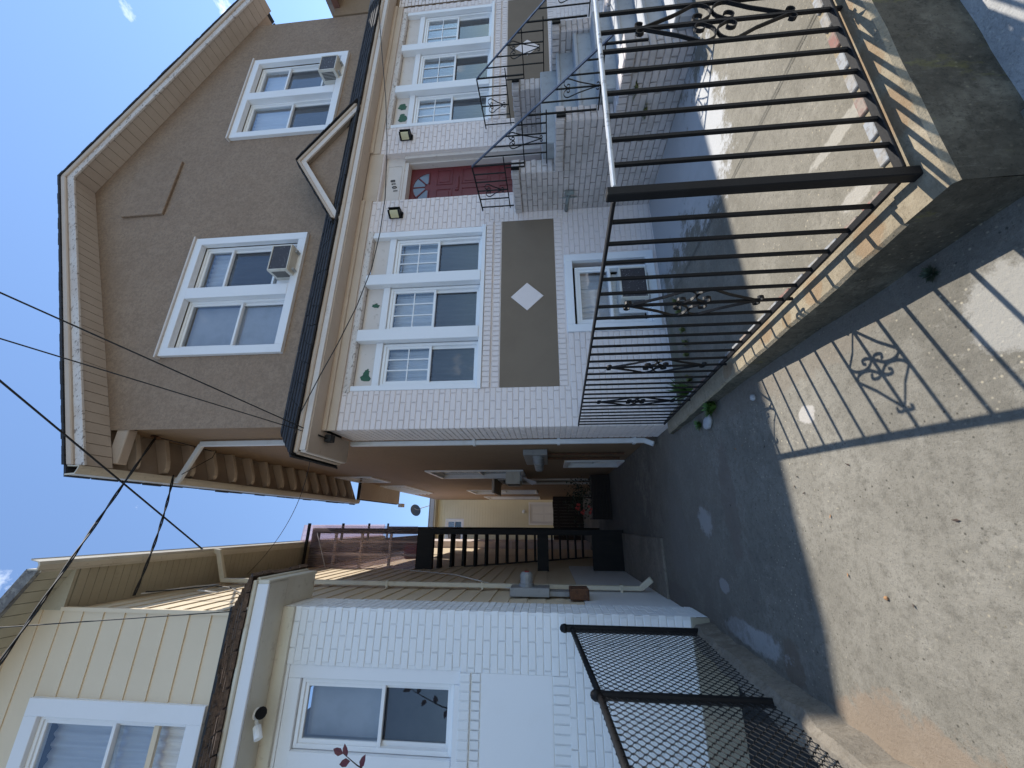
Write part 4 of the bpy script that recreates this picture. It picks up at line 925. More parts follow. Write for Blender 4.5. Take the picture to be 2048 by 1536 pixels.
mb = MB(); shingles(mb, (-5, EYW-.03, 2.71), (EXW+.03, EYW-.03, 2.71), (-5, YW-.01, zt), (XW-.05, YW-.01, zt), 6, .14, .02, .025)
shingles(mb, (EXW+.03, EYW-.03, 2.71), (EXW+.03, 4.53, 2.71), (XW-.05, YW-.01, zt), (XW-.05, 4.46, zt), 6, .14, .02, .02); mb.build('pent_shingles', 'brown_shingle', HW, kind='stuff')
MB().box(-5, XW-.02, YW-.015, YW+.02, 3.02, 3.12).build('flashing', 'black_shingle', HW, bevel=.006)
# siding: each board its own part
XS = -.85
def clapboard(F, a0, a1, z0, z1, holes=(), parent=HW):
    segs = [(a0, a1)]
    for h in holes:
        if h[2] < (z0+z1)/2 < h[3]:
            segs = [q for s in segs for q in ([(s[0], min(s[1], h[0])), (max(s[0], h[1]), s[1])]) if q[1]-q[0] > .01]
    for s0, s1 in segs:
        mb = MB(); d = random.uniform(0, .003)
        mb.hexa([F.p(s0, .018+d, z0), F.p(s1, .018+d, z0), F.p(s1, 0, z0), F.p(s0, 0, z0), F.p(s0, .008, z1), F.p(s1, .008, z1), F.p(s1, 0, z1), F.p(s0, 0, z1)])
        mb.build('siding_board', 'yellow_siding', parent)
FU = FR((0, YW+.03, 0), 0); FUs = FR((XS, 0, 0), math.pi/2)
uw = (-2.55, -1.62, 3.17, 4.88)
for i in range(14): clapboard(FU, -5, XS, 3.08+i*.232, 3.08+(i+1)*.232, [uw])
for i in range(25):
    z0 = -.35+i*.213
    if z0+.213 > 4.93: break
    clapboard(FUs, 4.06 if z0 > 2.6 else 4.44, 8.6, z0, z0+.213)
MB().lbox(FU, XS-.005, XS+.03, 0.0, .034, 3.08, 4.95).build('corner_board', 'yellow_siding', HW)
mb = MB(); mb.face([(XS, 4.4, -1.6), (XS, 20, -1.6), (XS, 20, 4.95), (XS, 4.4, 4.95)]); mb.face([(XS-.001, YW+.03, 2.6), (XS-.001, 4.4, 2.6), (XS-.001, 4.4, 4.95), (XS-.001, YW+.03, 4.95)])
mb.face([(-8, 20, -1.6), (-8, 20, 9), (XS, 20, 4.95), (XS, 20, -1.6)]); wall_with_holes(mb, FU, -5, XS, 2.6, 4.95, [uw], 0, .1); mb.face([(-5, YW+.03, 4.95), (XS, YW+.03, 4.95), (-5, YW+.03, 7.5)])
mb.face([(-5, YW+.02, -1.6), (-5, 20, -1.6), (-5, 20, 7), (-5, YW+.02, 7)][::-1])
mb.build('house_wall', 'yellow_siding', HW)
MB().box(XS, XS+.03, 4.46, 8.9, -1.6, -.36).build('foundation', 'white_paint', HW)
casing(HW, FU, -2.60, -1.57, 3.14, 4.93, .14, -.01, .05)
hung_window(HW, FU, -2.46, -1.71, 3.285, 4.79, .01, rail=.50, inner='curtain', lower='glass', lower_open=.30)
MB().lbox(FU, -2.40, -1.76, -.05, -.02, 3.60, 3.65).build('window_brace', 'yellow_siding', HW)
# eave and roof
SLW = .62
rW = lambda x: 4.99+SLW*(-.44-x)
MB().prism([(-5.0, rW(-5.0)), (-.44, rW(-.44)), (-.44, rW(-.44)+.06), (-5.0, rW(-5)+.06)], WORLD, -16, -3.69).build('roof', 'black_shingle', HW)
y = 4.07; k = 0
while y < 9:
    MB().box(XS+.002, -.455, y+.002, y+.086, 4.925, 4.945+.003*(k % 3)).build('soffit_strip', 'beige_soffit', HW); y += .09; k += 1
MB().box(-.47, -.45, 3.70, 12, 4.90, 4.99).build('fascia_board', 'gutter', HW)
MB().prism([(-.448, 4.89), (-.40, 4.88), (-.37, 4.90), (-.355, 4.985), (-.345, 5.0), (-.36, 5.0), (-.375, 4.92), (-.40, 4.90), (-.436, 4.905), (-.436, 5.0), (-.448, 5.0)], WORLD, -12, -3.66).build('gutter', 'gutter', HW)
n = 44
for i in range(n):
    x1 = -.45-i*.105; x0 = x1-.10
    MB().prism([(x0, rW(x0)-.05), (x1, rW(x1)-.05), (x1, rW(x1)-.025), (x0, rW(x0)-.025)], WORLD, -YW-.03, -3.72).build('rake_soffit_board', 'beige_soffit', HW)
MB().prism([(-5, rW(-5)-.10), (-.45, rW(-.45)-.09), (-.45, rW(-.45)+.05), (-5, rW(-5)+.05)], WORLD, -3.719, -3.68).build('rake_fascia', 'grey_fascia' if 'grey_fascia' in MATS else (M('grey_fascia', (.16, .15, .14), [(8, .45, .6, (.4, .38, .34), .6), (30, .5, .62, (.06, .05, .05), .7)], .8, [(30, .4, .006)]) and 'grey_fascia'), HW)
MB().prism([(-.85, 4.926), (-.452, 4.926), (-.452, 4.95), (-.85, rW(-.85)-.05)], WORLD, -4.058, -4.028).build('eave_return', 'beige_soffit', HW)
ds = MB()
for p, q in (((-.40, 5.75, 4.89), (-.42, 5.75, 4.80)), ((-.42, 5.75, 4.82), (-.77, 5.70, 4.62)), ((-.775, 5.70, 4.64), (-.775, 5.70, -1.15)), ((-.775, 5.70, -1.13), (-.66, 5.66, -1.27))): ds.bar(p, q, .07, .055, (0, 1, 0) if abs(p[0]-q[0]) > .01 or p[2]-q[2] < .5 else (1, 0, 0))
ds.build('downspout', 'downspout_cream', HW, bevel=.008)
for z in (3.9, 2.2, .9, -.9): MB().box(-.82, -.735, 5.655, 5.745, z, z+.03).build('downspout_strap', 'downspout_cream', HW)
# meter by the left wall
t = thing('gas_and_electric_meter', 'grey electric meter with red label on the yellow side wall', 'meter', (-.80, 5.3, -.3))
FM = FR((-.82, 0, 0), math.pi/2)
MB().lbox(FM, 5.15, 5.45, .005, .10, .03, .50).build('meter_box', 'meter_grey', t, bevel=.006)
mb = MB(); lathe(mb, [(.09, 0), (.09, .03), (.075, .035), (.075, .13), (.055, .16), (0, .162)], FM.p(5.30, .10, .31), FM.N, 14); mb.build('meter', 'meter_grey', t)
mb = MB(); mb.lbox(FM, 5.24, 5.36, .262, .265, .28, .33); mb.build('red_label', 'red_label', t)
MB().lbox(FM, 5.2, 5.4, .01, .06, -.20, .03).build('conduit', 'meter_grey', t)
MB().lbox(FM, 5.0, 5.28, .005, .12, -.42, -.20).build('rusty_box', 'rust', t, bevel=.01)
# flood lamp and camera under the pent roof
t = thing('flood_lamp', 'small white flood lamp under the soffit of the white brick front', 'lamp', (-1.6, 3.9, 2.5))
mb = MB(); lathe(mb, [(.045, 0), (.045, .02)], (-1.55, 3.88, 2.562), (0, 0, -1), 12); mb.build('base', 'white_vinyl', t)
mb = MB(); lathe(mb, [(.012, 0), (.012, .03), (.035, .05), (.045, .10), (.0, .098)], (-1.55, 3.88, 2.545), (.3, -.6, -.7), 12); mb.build('lamp_head', 'black_iron', t)
mb = MB(); lathe(mb, [(.014, 0), (.014, .03), (.032, .045), (.032, .14), (.0, .141)], (-1.60, 3.88, 2.545), (-.7, -.4, -.6), 12); mb.build('lamp_head', 'white_vinyl', t)

# ------------------------------------------------------------------ chain-link fence
CF = thing('chain_link_fence', 'black chain-link fence on the curb beside the white brick house', 'fence', (-.92, 2.6, -1.2))
cl_pts = [(-.85, 3.90), (-.92, 2.72), (-.975, 1.54), (-1.02, .5)]; ctop = [-.16, -.255, -.31, -.36]
for i, (x, y) in enumerate(cl_pts):
    r = .030 if i == 0 else .024; p = MB().tube([(x, y, -1.21), (x, y, ctop[i]+(.05 if i == 0 else .01))], r, 12).build('post', 'black_iron', CF, smooth=False)
    if i == 0:
        mb = MB(); lathe(mb, [(.034, 0), (.036, .02), (.028, .045), (.012, .056), (0, .058)], (x, y, ctop[0]+.045), (0, 0, 1), 12); mb.build('post_cap', 'black_iron', CF, smooth=True)
    else:
        mb = MB(); lathe(mb, [(.03, 0), (.03, .03), (.016, .05), (0, .055)], (x, y, ctop[i]), (0, 0, 1), 12); mb.build('post_cap', 'black_iron', CF, smooth=True)
for i in range(3):
    (x0, y0), (x1, y1) = cl_pts[i], cl_pts[i+1]
    MB().tube([(x0, y0, ctop[i]), (x1, y1, ctop[i+1])], .019, 10).build('top_rail', 'black_iron', CF, smooth=True)
    mb = MB(); D = Vector((x1-x0, y1-y0, 0)); Ln = D.length; D.normalize(); S = Vector((-D.y, D.x, 0)); pitch = .029; nw = int(Ln/pitch)
    for w in range(nw+1):
        s0 = w*pitch; pts = []
        zb = -1.185; f = min(1, s0/Ln); ztp = ctop[i]+(ctop[i+1]-ctop[i])*f-.012; k = int((ztp-zb)/(pitch*.95))
        for q in range(k+1):
            sgn = 1 if (q+w) % 2 else -1; z = zb+q*pitch*.95
            for dz, off in ((-.005, .84), (.005, .84)):
                ss = max(0, min(Ln, s0+sgn*pitch*.63*off)); pts.append(Vector((x0, y0, 0))+D*ss+S*(.003*sgn*(1 if dz > 0 else -1))+Vector((0, 0, z+dz)))
        mb.tube(pts, .0026, 4, cap=False)
    for w in range(int(Ln/pitch/2)):
        s = w*pitch*2+pitch/2; c = Vector((x0, y0, ctop[i]))+D*s+Vector((0, 0, (ctop[i+1]-ctop[i])*s/Ln))
        mb.tube([c+Vector((0, 0, -.03))+S*.01, c+Vector((0, 0, .0))+S*.021, c+Vector((0, 0, .022))+D*.008, c+Vector((0, 0, .0))-S*.021], .0024, 4, cap=False)
    mb.build('wire_mesh', 'link_wire' if 'link_wire' in MATS else (M('link_wire', (.010, .010, .011), [(20, .55, .68, (.06, .06, .06), .6)], .55, spec=.2) and 'link_wire'), CF, kind='stuff')

# ------------------------------------------------------------------ covered back stair between the houses
PS = thing('back_stair_porch', 'dark covered back stair with corrugated plastic panels above it', 'stair porch', (-.5, 9.3, -1.37))
for x in (-.90, -.16):
    for yy in (8.1, 11.9): MB().box(x-.05, x+.05, yy-.05, yy+.05, -1.37, 4.75).build('post', 'black_wood', PS)
MB().box(-.95, -.11, 8.04, 8.16, 2.30, 2.62).build('beam', 'black_wood', PS)
MB().box(-.95, -.11, 8.05, 8.15, 4.70, 4.82).build('beam', 'black_wood', PS)
for x in (-.92, -.14): MB().box(x-.03, x+.03, 8.16, 11.85, 2.30, 2.60).build('beam', 'black_wood', PS)
mb = MB(); nS2 = 44
for i in range(nS2):
    f = lambda k: 8.03-.012*math.cos(k*math.pi*.9); x0, x1 = -.90+.84*i/nS2, -.90+.84*(i+1)/nS2
    mb.face([(x0, f(i), 2.62), (x1, f(i+1), 2.62), (x1, f(i+1), 4.82), (x0, f(i), 4.82)])
mb.build('corrugated_panel', 'corrugated', PS, smooth=True)
for z in (3.15, 3.75, 4.3): MB().box(-.90, -.16, 8.07, 8.11, z, z+.045).build('girt', 'rafter', PS)
for x in (-.62, -.38): MB().box(x, x+.045, 8.112, 8.15, 2.63, 4.70).build('stud', 'rafter', PS)
mb = MB()
for i in range(10):
    t0, t1 = i/10, (i+1)/10; g = lambda t: (-1.0+.95*t, 4.86+.10*math.sin(math.pi*t*.6+.5)); (xa, za), (xb, zb) = g(t0), g(t1)
    mb.hexa([(xa, 7.95, za), (xb, 7.95, zb), (xb, 12, zb), (xa, 12, za), (xa, 7.95, za+.03), (xb, 7.95, zb+.03), (xb, 12, zb+.03), (xa, 12, za+.03)])
mb.build('porch_roof', 'corrugated', PS)
for yy in (7.93, 9.3, 10.7, 12.0): MB().box(-1.0, -.02, yy, yy+.05, 4.83, 4.87).build('roof_purlin', 'black_wood', PS)
for i in range(16):
    z = 2.25-i*.205; yy = 8.35+i*.205
    MB().box(-.84, -.22, yy-.13, yy+.13, z-.045, z).build('tread', 'black_wood', PS)
for x in (-.87, -.19): MB().bar((x, 8.2, 2.35), (x, 11.6, -1.05), .05, .26, (0, 0, 1)).build('stringer', 'black_wood', PS)
MB().box(-.85, -.21, 8.075, 8.125, -1.37, -.78).build('base_panel', 'black_wood', PS)
MB().box(-.85, -.21, 8.07, 8.13, .05, .26).build('cross_board', 'black_wood', PS)
t = MB(); lathe(t, [(.12, 0), (.14, .02), (.16, .34), (.15, .36)], (-.55, 8.5, 2.62), (0, 0, 1), 12); t.build('red_bucket', 'red_label', **T('red bucket standing behind the corrugated plastic panel', 'bucket'))

# ------------------------------------------------------------------ houses and fence at the back
RH = thing('rear_house', 'pale yellow sided house with a white door at the end of the driveway', 'house', (0, 24, -1.4))
FR_ = FR((0, 20.5, 0), 0)
mb = MB(); rh = [(.02, .92, -.95, .97), (-.95, .13, 4.42, 5.20), (-1.6, -.75, -.3, .7)]
wall_with_holes(mb, FR_, -5, 1.6, -1.6, 5.75, rh, 0, .1); mb.build('wall', 'rear_siding' if 'rear_siding' in MATS else (M('rear_siding', (.76, .72, .53), [(1.5, .45, .7, (.7, .65, .47), .6)], .6) and 'rear_siding'), RH)
mb = MB(); z = -1.5
while z < 5.7:
    segs = [(-5, 1.6)]
    for h in rh:
        if h[2]-.1 < z+.06 < h[3]+.1: segs = [q for s in segs for q in [(s[0], min(s[1], h[0]-.1)), (max(s[0], h[1]+.1), s[1])] if q[1] > q[0]]
    for s0, s1 in segs: mb.hexa([FR_.p(s0, .022, z), FR_.p(s1, .022, z), FR_.p(s1, .001, z), FR_.p(s0, .001, z), FR_.p(s0, .006, z+.135), FR_.p(s1, .006, z+.135), FR_.p(s1, .001, z+.135), FR_.p(s0, .001, z+.135)])
    z += .14
mb.build('siding_courses', 'rear_siding', RH, kind='stuff')
d = MB().lbox(FR_, .02, .92, -.08, -.03, -.95, .97).build('door', 'white_paint', RH)
for a0, a1, z0, z1 in ((.12, .43, .35, .85), (.51, .82, .35, .85), (.12, .43, -.5, .25), (.51, .82, -.5, .25)): MB().lbox(FR_, a0, a1, -.03, -.02, z0, z1).build('door_panel', 'white_vinyl', d, bevel=.01)
casing(RH, FR_, -.07, 1.01, -1.0, 1.07, .09, -.01, .03)
for h in rh[1:]:
    hung_window(RH, FR_, h[0], h[1], h[2], h[3], .0, inner='curtain_dark'); casing(RH, FR_, h[0]-.08, h[1]+.08, h[2]-.08, h[3]+.08, .08, 0, .03)
MB().box(-5, 1.9, 20.0, 20.49, 5.70, 5.76).build('soffit', 'beige_soffit', RH)
MB().box(-5, 1.9, 19.95, 20.05, 5.77, 5.95).build('gutter', 'grey_board', RH, bevel=.01)
mb = MB(); mb.hexa([(-5, 19.97, 5.95), (1.9, 19.97, 5.95), (1.9, 25, 7.4), (-5, 25, 7.4), (-5, 19.97, 6.03), (1.9, 19.97, 6.03), (1.9, 25, 7.48), (-5, 25, 7.48)]); mb.build('roof', 'grey_shingle', RH)
mb = MB(); mb.face([(1.6, 20.5, -1.6), (1.6, 26, -1.6), (1.6, 26, 6), (1.6, 20.5, 6)]); mb.build('side_wall', 'rear_siding', RH)
mb = MB(); lathe(mb, [(.03, 0), (.03, .04), (.08, .06), (.09, .15), (.05, .2), (0, .21)], FR_.p(.55, 0, 1.30), FR_.N, 10); mb.build('porch_lamp', 'white_vinyl', RH)
dish = thing('satellite_dish', 'dark satellite dish on a thin mast on the rear roof edge', 'dish', (.75, 20.2, 6.0))
mb = MB(); lathe(mb, [(.04, -.06), (.16, -.04), (.26, 0), (.30, .05), (.29, .055), (.25, .012), (.15, -.02), (.0, -.03)], (.62, 20.15, 6.75), (-.35, -.9, .25), 18); mb.build('reflector', 'dish', dish, smooth=True)
MB().tube([(.85, 20.1, 5.98), (.72, 20.15, 6.45), (.64, 20.18, 6.72)], .02, 6).build('mast', 'grey_board', dish)
MB().tube([(.62, 20.15, 6.5), (.62, 19.8, 6.62), (.70, 19.72, 6.72)], .012, 6).build('feed_arm', 'grey_board', dish)
MB().box(.66, .76, 19.68, 19.76, 6.70, 6.78).build('feed_horn', 'dish', dish)
# pink rendered outbuilding seen through the stair
OB = thing('outbuilding', 'pinkish rendered outbuilding glimpsed through the open stair', 'outbuilding', (-2.2, 15.5, -1.4))
MB().box(-4, -.62, 15, 17, -1.5, 7.6).build('wall', 'plaster_pink', OB)
MB().box(-4.1, -.52, 14.9, 17.1, 7.601, 7.72).build('roof', 'grey_shingle', OB)
for z in (-.4, .5, 1.4, 2.3, 3.4, 4.6, 5.8): MB().box(-4, -.61, 14.97, 14.998, z, z+.05).build('ledge', 'brick_pink', OB)
for x in (-1.6, -.95): MB().box(x, x+.06, 14.94, 14.968, -1.4, 7.4).build('batten', 'dark_wood', OB)
# dark back fence and planter
BF = thing('board_fence', 'dark brown board fence across the yard behind the driveway', 'fence', (.2, 17.5, -1.4))
for i in range(22):
    x = -1.6+i*.125
    MB().box(x, x+.123, 17.5+random.uniform(0, .012), 17.53, -1.45, -.12+random.uniform(-.01, .01)).build('board', 'dark_wood', BF)
for z in (-1.1, -.4): MB().box(-1.6, 1.15, 17.54, 17.58, z, z+.08).build('rail', 'dark_wood', BF)
PL = thing('planter_box', 'low dark slatted wooden planter box at the end of the driveway', 'planter', (.56, 9.6, -1.38))
for i in range(4): MB().box(.10, 1.06, 9.30, 9.33, -1.37+i*.105, -1.37+i*.105+.098).build('slat', 'dark_wood', PL)
for x in (.10, .56, 1.0): MB().box(x, x+.06, 9.331, 9.37, -1.37, -.95).build('post', 'dark_wood', PL)
for x in (.10, 1.03): MB().box(x, x+.03, 9.372, 10.1, -1.37, -.96).build('side_board', 'dark_wood', PL)
MB().box(.131, 1.028, 9.38, 10.1, -1.37, -1.0).build('soil', 'earth', PL)

# ------------------------------------------------------------------ neighbour on the right
NB = thing('neighbour_house', 'beige house with grey shingle pent roof beyond the brown house', 'house', (12, 8, -1.45))
mb = MB(); mb.face([(XR+.02, YF, -1.6), (16, YF, -1.6), (16, YF, 3.9), (XR+.02, YF, 3.9)]); mb.face([(XR+.02, YF, -1.6), (XR+.02, YF, 3.9), (XR+.02, 16, 3.9), (XR+.02, 16, -1.6)]); mb.build('wall', 'stucco_side', NB)
MB().box(9.4, 16.3, 3.75, 16, 3.92, 4.02).build('roof', 'grey_shingle', NB); MB().box(9.4, 16.3, 3.72, 3.749, 3.80, 4.02).build('fascia_board', 'red_fascia' if 'red_fascia' in MATS else (M('red_fascia', (.16, .075, .055), (), .7) and 'red_fascia'), NB)
MB().box(9.4, 9.43, 3.75, 12, 3.80, 3.918).build('fascia_board', 'red_fascia', NB)
mb = MB(); shingles(mb, (9.16, EY-.045, 2.79), (14, EY-.045, 2.79), (9.16, YF-.005, 3.20), (14, YF-.005, 3.20), 5, .2, .016, .02); mb.build('pent_shingles', 'grey_shingle', NB, kind='stuff')
pcs = running(FR((0, YF-.01, 0), 0), XR+.03, 10.2, -1.5, 2.6, [], 0, zbase=-1.5); lay_bricks(NB, pcs, 'brick_pink', .008, 60)

# ------------------------------------------------------------------ cables
def catenary(p, q, sag, n=18):
    p, q = Vector(p), Vector(q); return [p.lerp(q, i/n)-Vector((0, 0, sag*4*(i/n)*(1-i/n))) for i in range(n+1)]
def cable(pts, r, label, mat='cable', twist=0, name='overhead_cable'):
    mb = MB()
    if twist:
        pts2 = []
        L_ = 0; P = [Vector(p) for p in pts]
        dense = []
        for a, b in zip(P, P[1:]):
            k = max(2, int((b-a).length/.06))
            for i in range(k): dense.append(a.lerp(b, i/k))
        dense.append(P[-1]); d = (P[-1]-P[0]).normalized(); x = d.orthogonal().normalized(); y = d.cross(x)
        for ph in (0, math.pi): mb.tube([c+(x*math.cos(i*twist+ph)+y*math.sin(i*twist+ph))*r*1.05 for i, c in enumerate(dense)], r, 5)
    else: mb.tube(pts, r, 6)
    return mb.build(name, mat, smooth=True, **T(label, 'cable'))
def onray(d, t): return Vector(d)*t
A = Vector((.93, 4.36, 2.60))
def extend(a, via, y): a, via = Vector(a), Vector(via); k = (y-a.y)/(via.y-a.y); return a+(via-a)*k
cable(catenary(A, extend(A, onray((.55, .74, 1.39), 2.6), -9), 0), .006, 'upper of two overhead cables running from the pent roof corner over the street')
cable(catenary(A+Vector((0, .03, -.02)), extend(A, onray((.44, .78, 1.40), 2.6), -9), 0), .005, 'thinner overhead cable meeting the other one at the pent roof corner')
B0 = Vector((-.42, 5.65, 4.93)); cable(catenary(B0, extend(B0, onray((.34, .81, 1.40), 3.8), -9), 0), .010, 'thick overhead cable from the left gutter across the sky')
C0 = Vector((1.06, 4.72, 5.28)); C1 = onray((-.34, 1.06, 1.42), 2.9); cable([C0.lerp(C1, k/10) for k in range(11)]+[C1+Vector((-.6, -.45, -.2)), C1+Vector((-1.6, -1.2, .1)), C1+Vector((-4, -3.0, 1.9))], .008, 'twisted service cable from the brown eave passing over the left house', twist=.5)
cable(catenary((.60, 5.02, 5.16), (-.80, 4.58, 4.76), .05), .008, 'twisted service cable strung between the two houses', twist=.5)
cable(catenary((-.78, 6.4, 4.80), (1.02, 4.62, 2.98), .25), .004, 'thin drooping wire between the left eave and the brown pent roof')
cable([(1.16, 3.98, 2.76), (1.6, 3.98, 2.61), (2.0, 3.98, 2.46), (2.5, 3.98, 2.30), (3.05, 3.98, 2.18), (3.6, 3.98, 2.14), (4.2, 3.98, 2.14), (5.2, 3.98, 2.23), (6.2, 3.98, 2.37), (7.5, 3.98, 2.60), (8.9, 3.98, 2.84), (10.5, 3.98, 3.1)], .006, 'sagging cable hung along the brick front above the door', )
D0 = Vector((-.80, 3.95, 3.0)); D1 = onray((-.26, 1.03, 1.42), 3.4); cable(catenary(D0, D0+(D1-D0)*2.2, 0), .005, 'thin wire rising from the brown pent shingles of the left house')
cable([(-.78, 4.7, 4.75), (-.79, 4.95, 4.6), (-.79, 5.3, 4.4), (-.79, 5.2, 4.1), (-.80, 4.8, 3.6), (-.80, 4.6, 3.2)], .007, 'bundle of service wires on the yellow side wall', 'cable')
cable([(-.80, 4.7, 4.80), (-.795, 5.2, 4.65), (-.80, 5.5, 4.5), (-.80, 5.0, 4.35), (-.80, 4.9, 4.0)], .009, 'pale looped service wire on the yellow side wall', 'cable_white')
cable([(1.07, 4.74, 5.26), (1.02, 4.9, 5.05), (.98, 5.3, 4.95), (1.04, 5.6, 5.15), (.9, 5.4, 5.0), (.62, 5.1, 5.12)], .006, 'loose loop of wire under the brown eave')
mb = MB().box(.90, .98, 4.33, 4.42, 2.56, 2.64); mb.build('cable_clamp', 'cable', **T('black cable clamp under the pent roof corner of the brown house', 'clamp'))
mb = MB(); mb.tube([(1.09, 4.74, 5.36), (1.06, 4.72, 5.22)], .02, 6); mb.tube([(1.08, 4.74, 5.30), (1.0, 4.72, 5.29)], .012, 6); mb.build('cable_bracket', 'rust', **T('rusty cable bracket high on the brown side wall', 'bracket'))
cable([(-.20, 8.02, 4.70), (-.9+.05, 8.0, 4.4), (-.86, 8.0, 3.6), (-.84, 8.0, 2.9), (-.80, 7.0, 1.6), (-.79, 5.6, .55)], .008, 'white cord drooping over the corrugated panel to the meter', 'cable_white')

# ------------------------------------------------------------------ plants and small things
def tuft(name, x, y, z, r, h, n, mat, label, cat='weed', broad=.012):
    mb = MB()
    for i in range(n):
        t = random.uniform(0, 2*math.pi); d = random.random()**.5*r; b = Vector((x+.25*d*math.cos(t), y+.25*d*math.sin(t), z)); hh = h*random.uniform(.4, 1)
        tip = Vector((x+d*math.cos(t)*1.2, y+d*math.sin(t)*1.2, z+hh)); m = b.lerp(tip, .55)+Vector((0, 0, hh*.18)); w = Vector((-math.sin(t), math.cos(t), random.uniform(-.4, .4)))*broad*random.uniform(.5, 1.2)
        mb.face([b-w*.3, b+w*.3, m+w, m-w]); mb.face([m-w, m+w, tip])
    return mb.build(name, mat, **T(label, cat))
tuft('weed_tuft', .90, 3.15, drive_z(0, 3.1), .085, .09, 170, 'weed', 'bright green weed tuft at the foot of the low wall', broad=.012)
tuft('weed_tuft', .83, 3.5, drive_z(0, 3.5), .05, .05, 40, 'weed', 'tiny weed beside the pale stone on the driveway')
tuft('weed_tuft', 1.22, 3.75, yard_z(0, 3.7), .14, .28, 90, 'weed', 'tall grassy weed behind the fence near the house corner', broad=.008)
tuft('weed_tuft', .86, 1.33, drive_z(0, 1.33), .035, .022, 70, 'weed_dark', 'dark weeds in the crack at the wall corner', broad=.004)
for i in range(7):
    tuft('weed_tuft', 1.25+i*.17+random.uniform(-.06, .06), 3.78+random.uniform(-.06, .06), yard_z(0, 3.6), .05, .06, 26, 'weed_dry', 'scrubby weeds along the shaded edge of the yard slab').__setitem__('group', 'weeds along the yard slab')
for (y, z, lab) in ((2.75, -.98, 'upper clump of weeds growing from the stoop side wall'), (2.98, -1.12, 'lower clump of weeds growing from the stoop side wall')):
    tuft('wall_weed', 4.07, y, z, .09, .05, 70, 'weed_dry', lab, broad=.008)
mb = MB(); bm = bmesh.new(); bmesh.ops.create_icosphere(bm, subdivisions=2, radius=1)
for v in bm.verts: v.co = Vector((v.co.x*.055, v.co.y*.085, v.co.z*.03))*random.uniform(.88, 1.1)
me = bpy.data.meshes.new('stone'); bm.to_mesh(me); bm.free(); me.materials.append(MATS['stone'])
link('stone', me, loc=(.80, 3.30, drive_z(0, 3.3)+.02), rot=(0, 0, .3), **T('flat pale stone on the driveway beside the green tuft', 'stone'))
for (x, y, m, sz, lab) in ((-.28, 1.93, 'dry_leaf', .009, 'small orange nut lying in the sun on the driveway'), (.78, 2.55, 'stone', .022, 'small white pebble near the low wall on the driveway')):
    bm = bmesh.new(); bmesh.ops.create_icosphere(bm, subdivisions=2, radius=sz)
    for v in bm.verts: v.co *= random.uniform(.85, 1.1); v.co.z *= .8
    me = bpy.data.meshes.new('pebble'); bm.to_mesh(me); bm.free(); me.materials.append(MATS[m]); link('pebble', me, loc=(x, y, drive_z(x, y)+sz*.6), **T(lab, 'pebble'))
for i in range(14):
    x, y = random.uniform(-.75, .7), random.uniform(1.2, 3.2); z = drive_z(x, y)+.004; a = random.uniform(0, 6); l = random.uniform(.007, .014)
    mb = MB(); u = Vector((math.cos(a), math.sin(a), .15)); w = Vector((-math.sin(a), math.cos(a), .1))*.45; c = Vector((x, y, z))
    mb.face([c-u*l, c+w*l, c+u*l+Vector((0, 0, .006)), c-w*l]); mb.face([c-w*l, c+u*l+Vector((0, 0, .006)), c+w*l, c-u*l])
    mb.build('leaf_scrap', 'bark' if i % 3 else 'dry_leaf', **T('dark leaf scrap lying on the driveway concrete' if i % 3 else 'tan leaf scrap lying on the driveway concrete', 'leaf', 'leaf scraps on the driveway'))
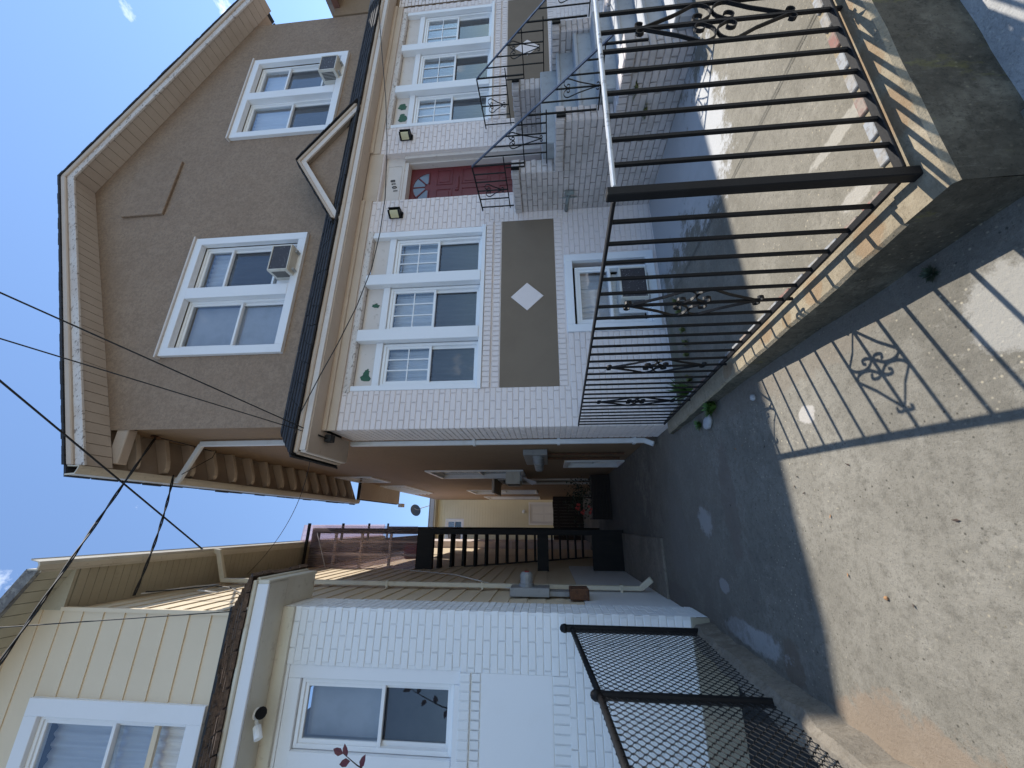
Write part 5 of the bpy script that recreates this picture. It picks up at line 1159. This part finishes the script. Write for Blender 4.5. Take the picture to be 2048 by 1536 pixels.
# dark red sprig in front of the white wall
SH = thing('red_leaf_shrub', 'dark red leaved sprig in front of the white brick window', 'shrub', (-1.85, 3.45, -1.5))
MB().tube([(-1.85, 3.45, -1.5), (-1.87, 3.45, -.4), (-1.86, 3.46, .6), (-1.78, 3.47, 1.15), (-1.66, 3.48, 1.45), (-1.60, 3.48, 1.56)], [.014, .012, .010, .007, .004, .002], 6).build('stem', 'bark', SH)
def leaf(p, d, l, w, mat, par):
    p, d = Vector(p), Vector(d).normalized(); s = d.cross(Vector((.2, -1, .3))).normalized(); nrm = s.cross(d); mb = MB()
    for q in (-1, 1): mb.face([p, p+d*l*.35+s*w*q+nrm*.006, p+d*l*.7+s*w*.8*q+nrm*.006, p+d*l])
    mb.build('leaf', mat, par)
for (p, d) in (((-1.60, 3.48, 1.56), (.3, 0, 1)), ((-1.62, 3.48, 1.53), (1, 0, .35)), ((-1.64, 3.48, 1.50), (-.3, 0, 1)), ((-1.68, 3.48, 1.42), (.9, .1, -.3)), ((-1.72, 3.47, 1.33), (-.8, 0, .5)), ((-1.76, 3.47, 1.22), (.8, 0, .2)), ((-1.80, 3.47, 1.10), (-.9, 0, .3)), ((-1.84, 3.46, .8), (.8, 0, .3)), ((-1.87, 3.45, .5), (-.8, 0, .3)), ((-1.86, 3.45, .2), (.8, 0, .3))): leaf(p, d, .085, .024, 'red_leaf', SH)
# flowering plant above the planter
FP = thing('flowering_plant', 'dark bushy plant with red flowers in the planter box', 'plant', (.58, 9.7, -1.0))
mb = MB()
for i in range(420):
    c = Vector((.62+random.gauss(0, .22), 9.7+random.gauss(0, .16), -.72+random.gauss(0, .16))); d = Vector((random.uniform(-1, 1), random.uniform(-1, 1), random.uniform(-.3, 1))).normalized(); s = d.orthogonal().normalized(); l = random.uniform(.04, .08)
    if c.z < -.98: c.z = -.98
    mb.face([c, c+d*l*.5+s*l*.3, c+d*l, c+d*l*.5-s*l*.3])
mb.build('foliage', 'weed_dark', FP, kind='stuff')
MB().tube([(.58, 9.7, -1.0), (.6, 9.7, -.6)], .015, 6).build('stem', 'bark', FP)
for i in range(12):
    c = Vector((.30+random.uniform(-.1, .14), 9.45+random.uniform(-.05, .05), -.72+random.uniform(-.22, .12))); mb = MB()
    for k in range(5):
        a = k*2*math.pi/5; u = Vector((math.cos(a), -.4, math.sin(a))); s = Vector((-math.sin(a), 0, math.cos(a)))
        mb.face([c, c+u*.02+s*.012, c+u*.036, c+u*.02-s*.012])
    mb.build('flower', 'red_flower', FP)
bpy.context.view_layer.update()
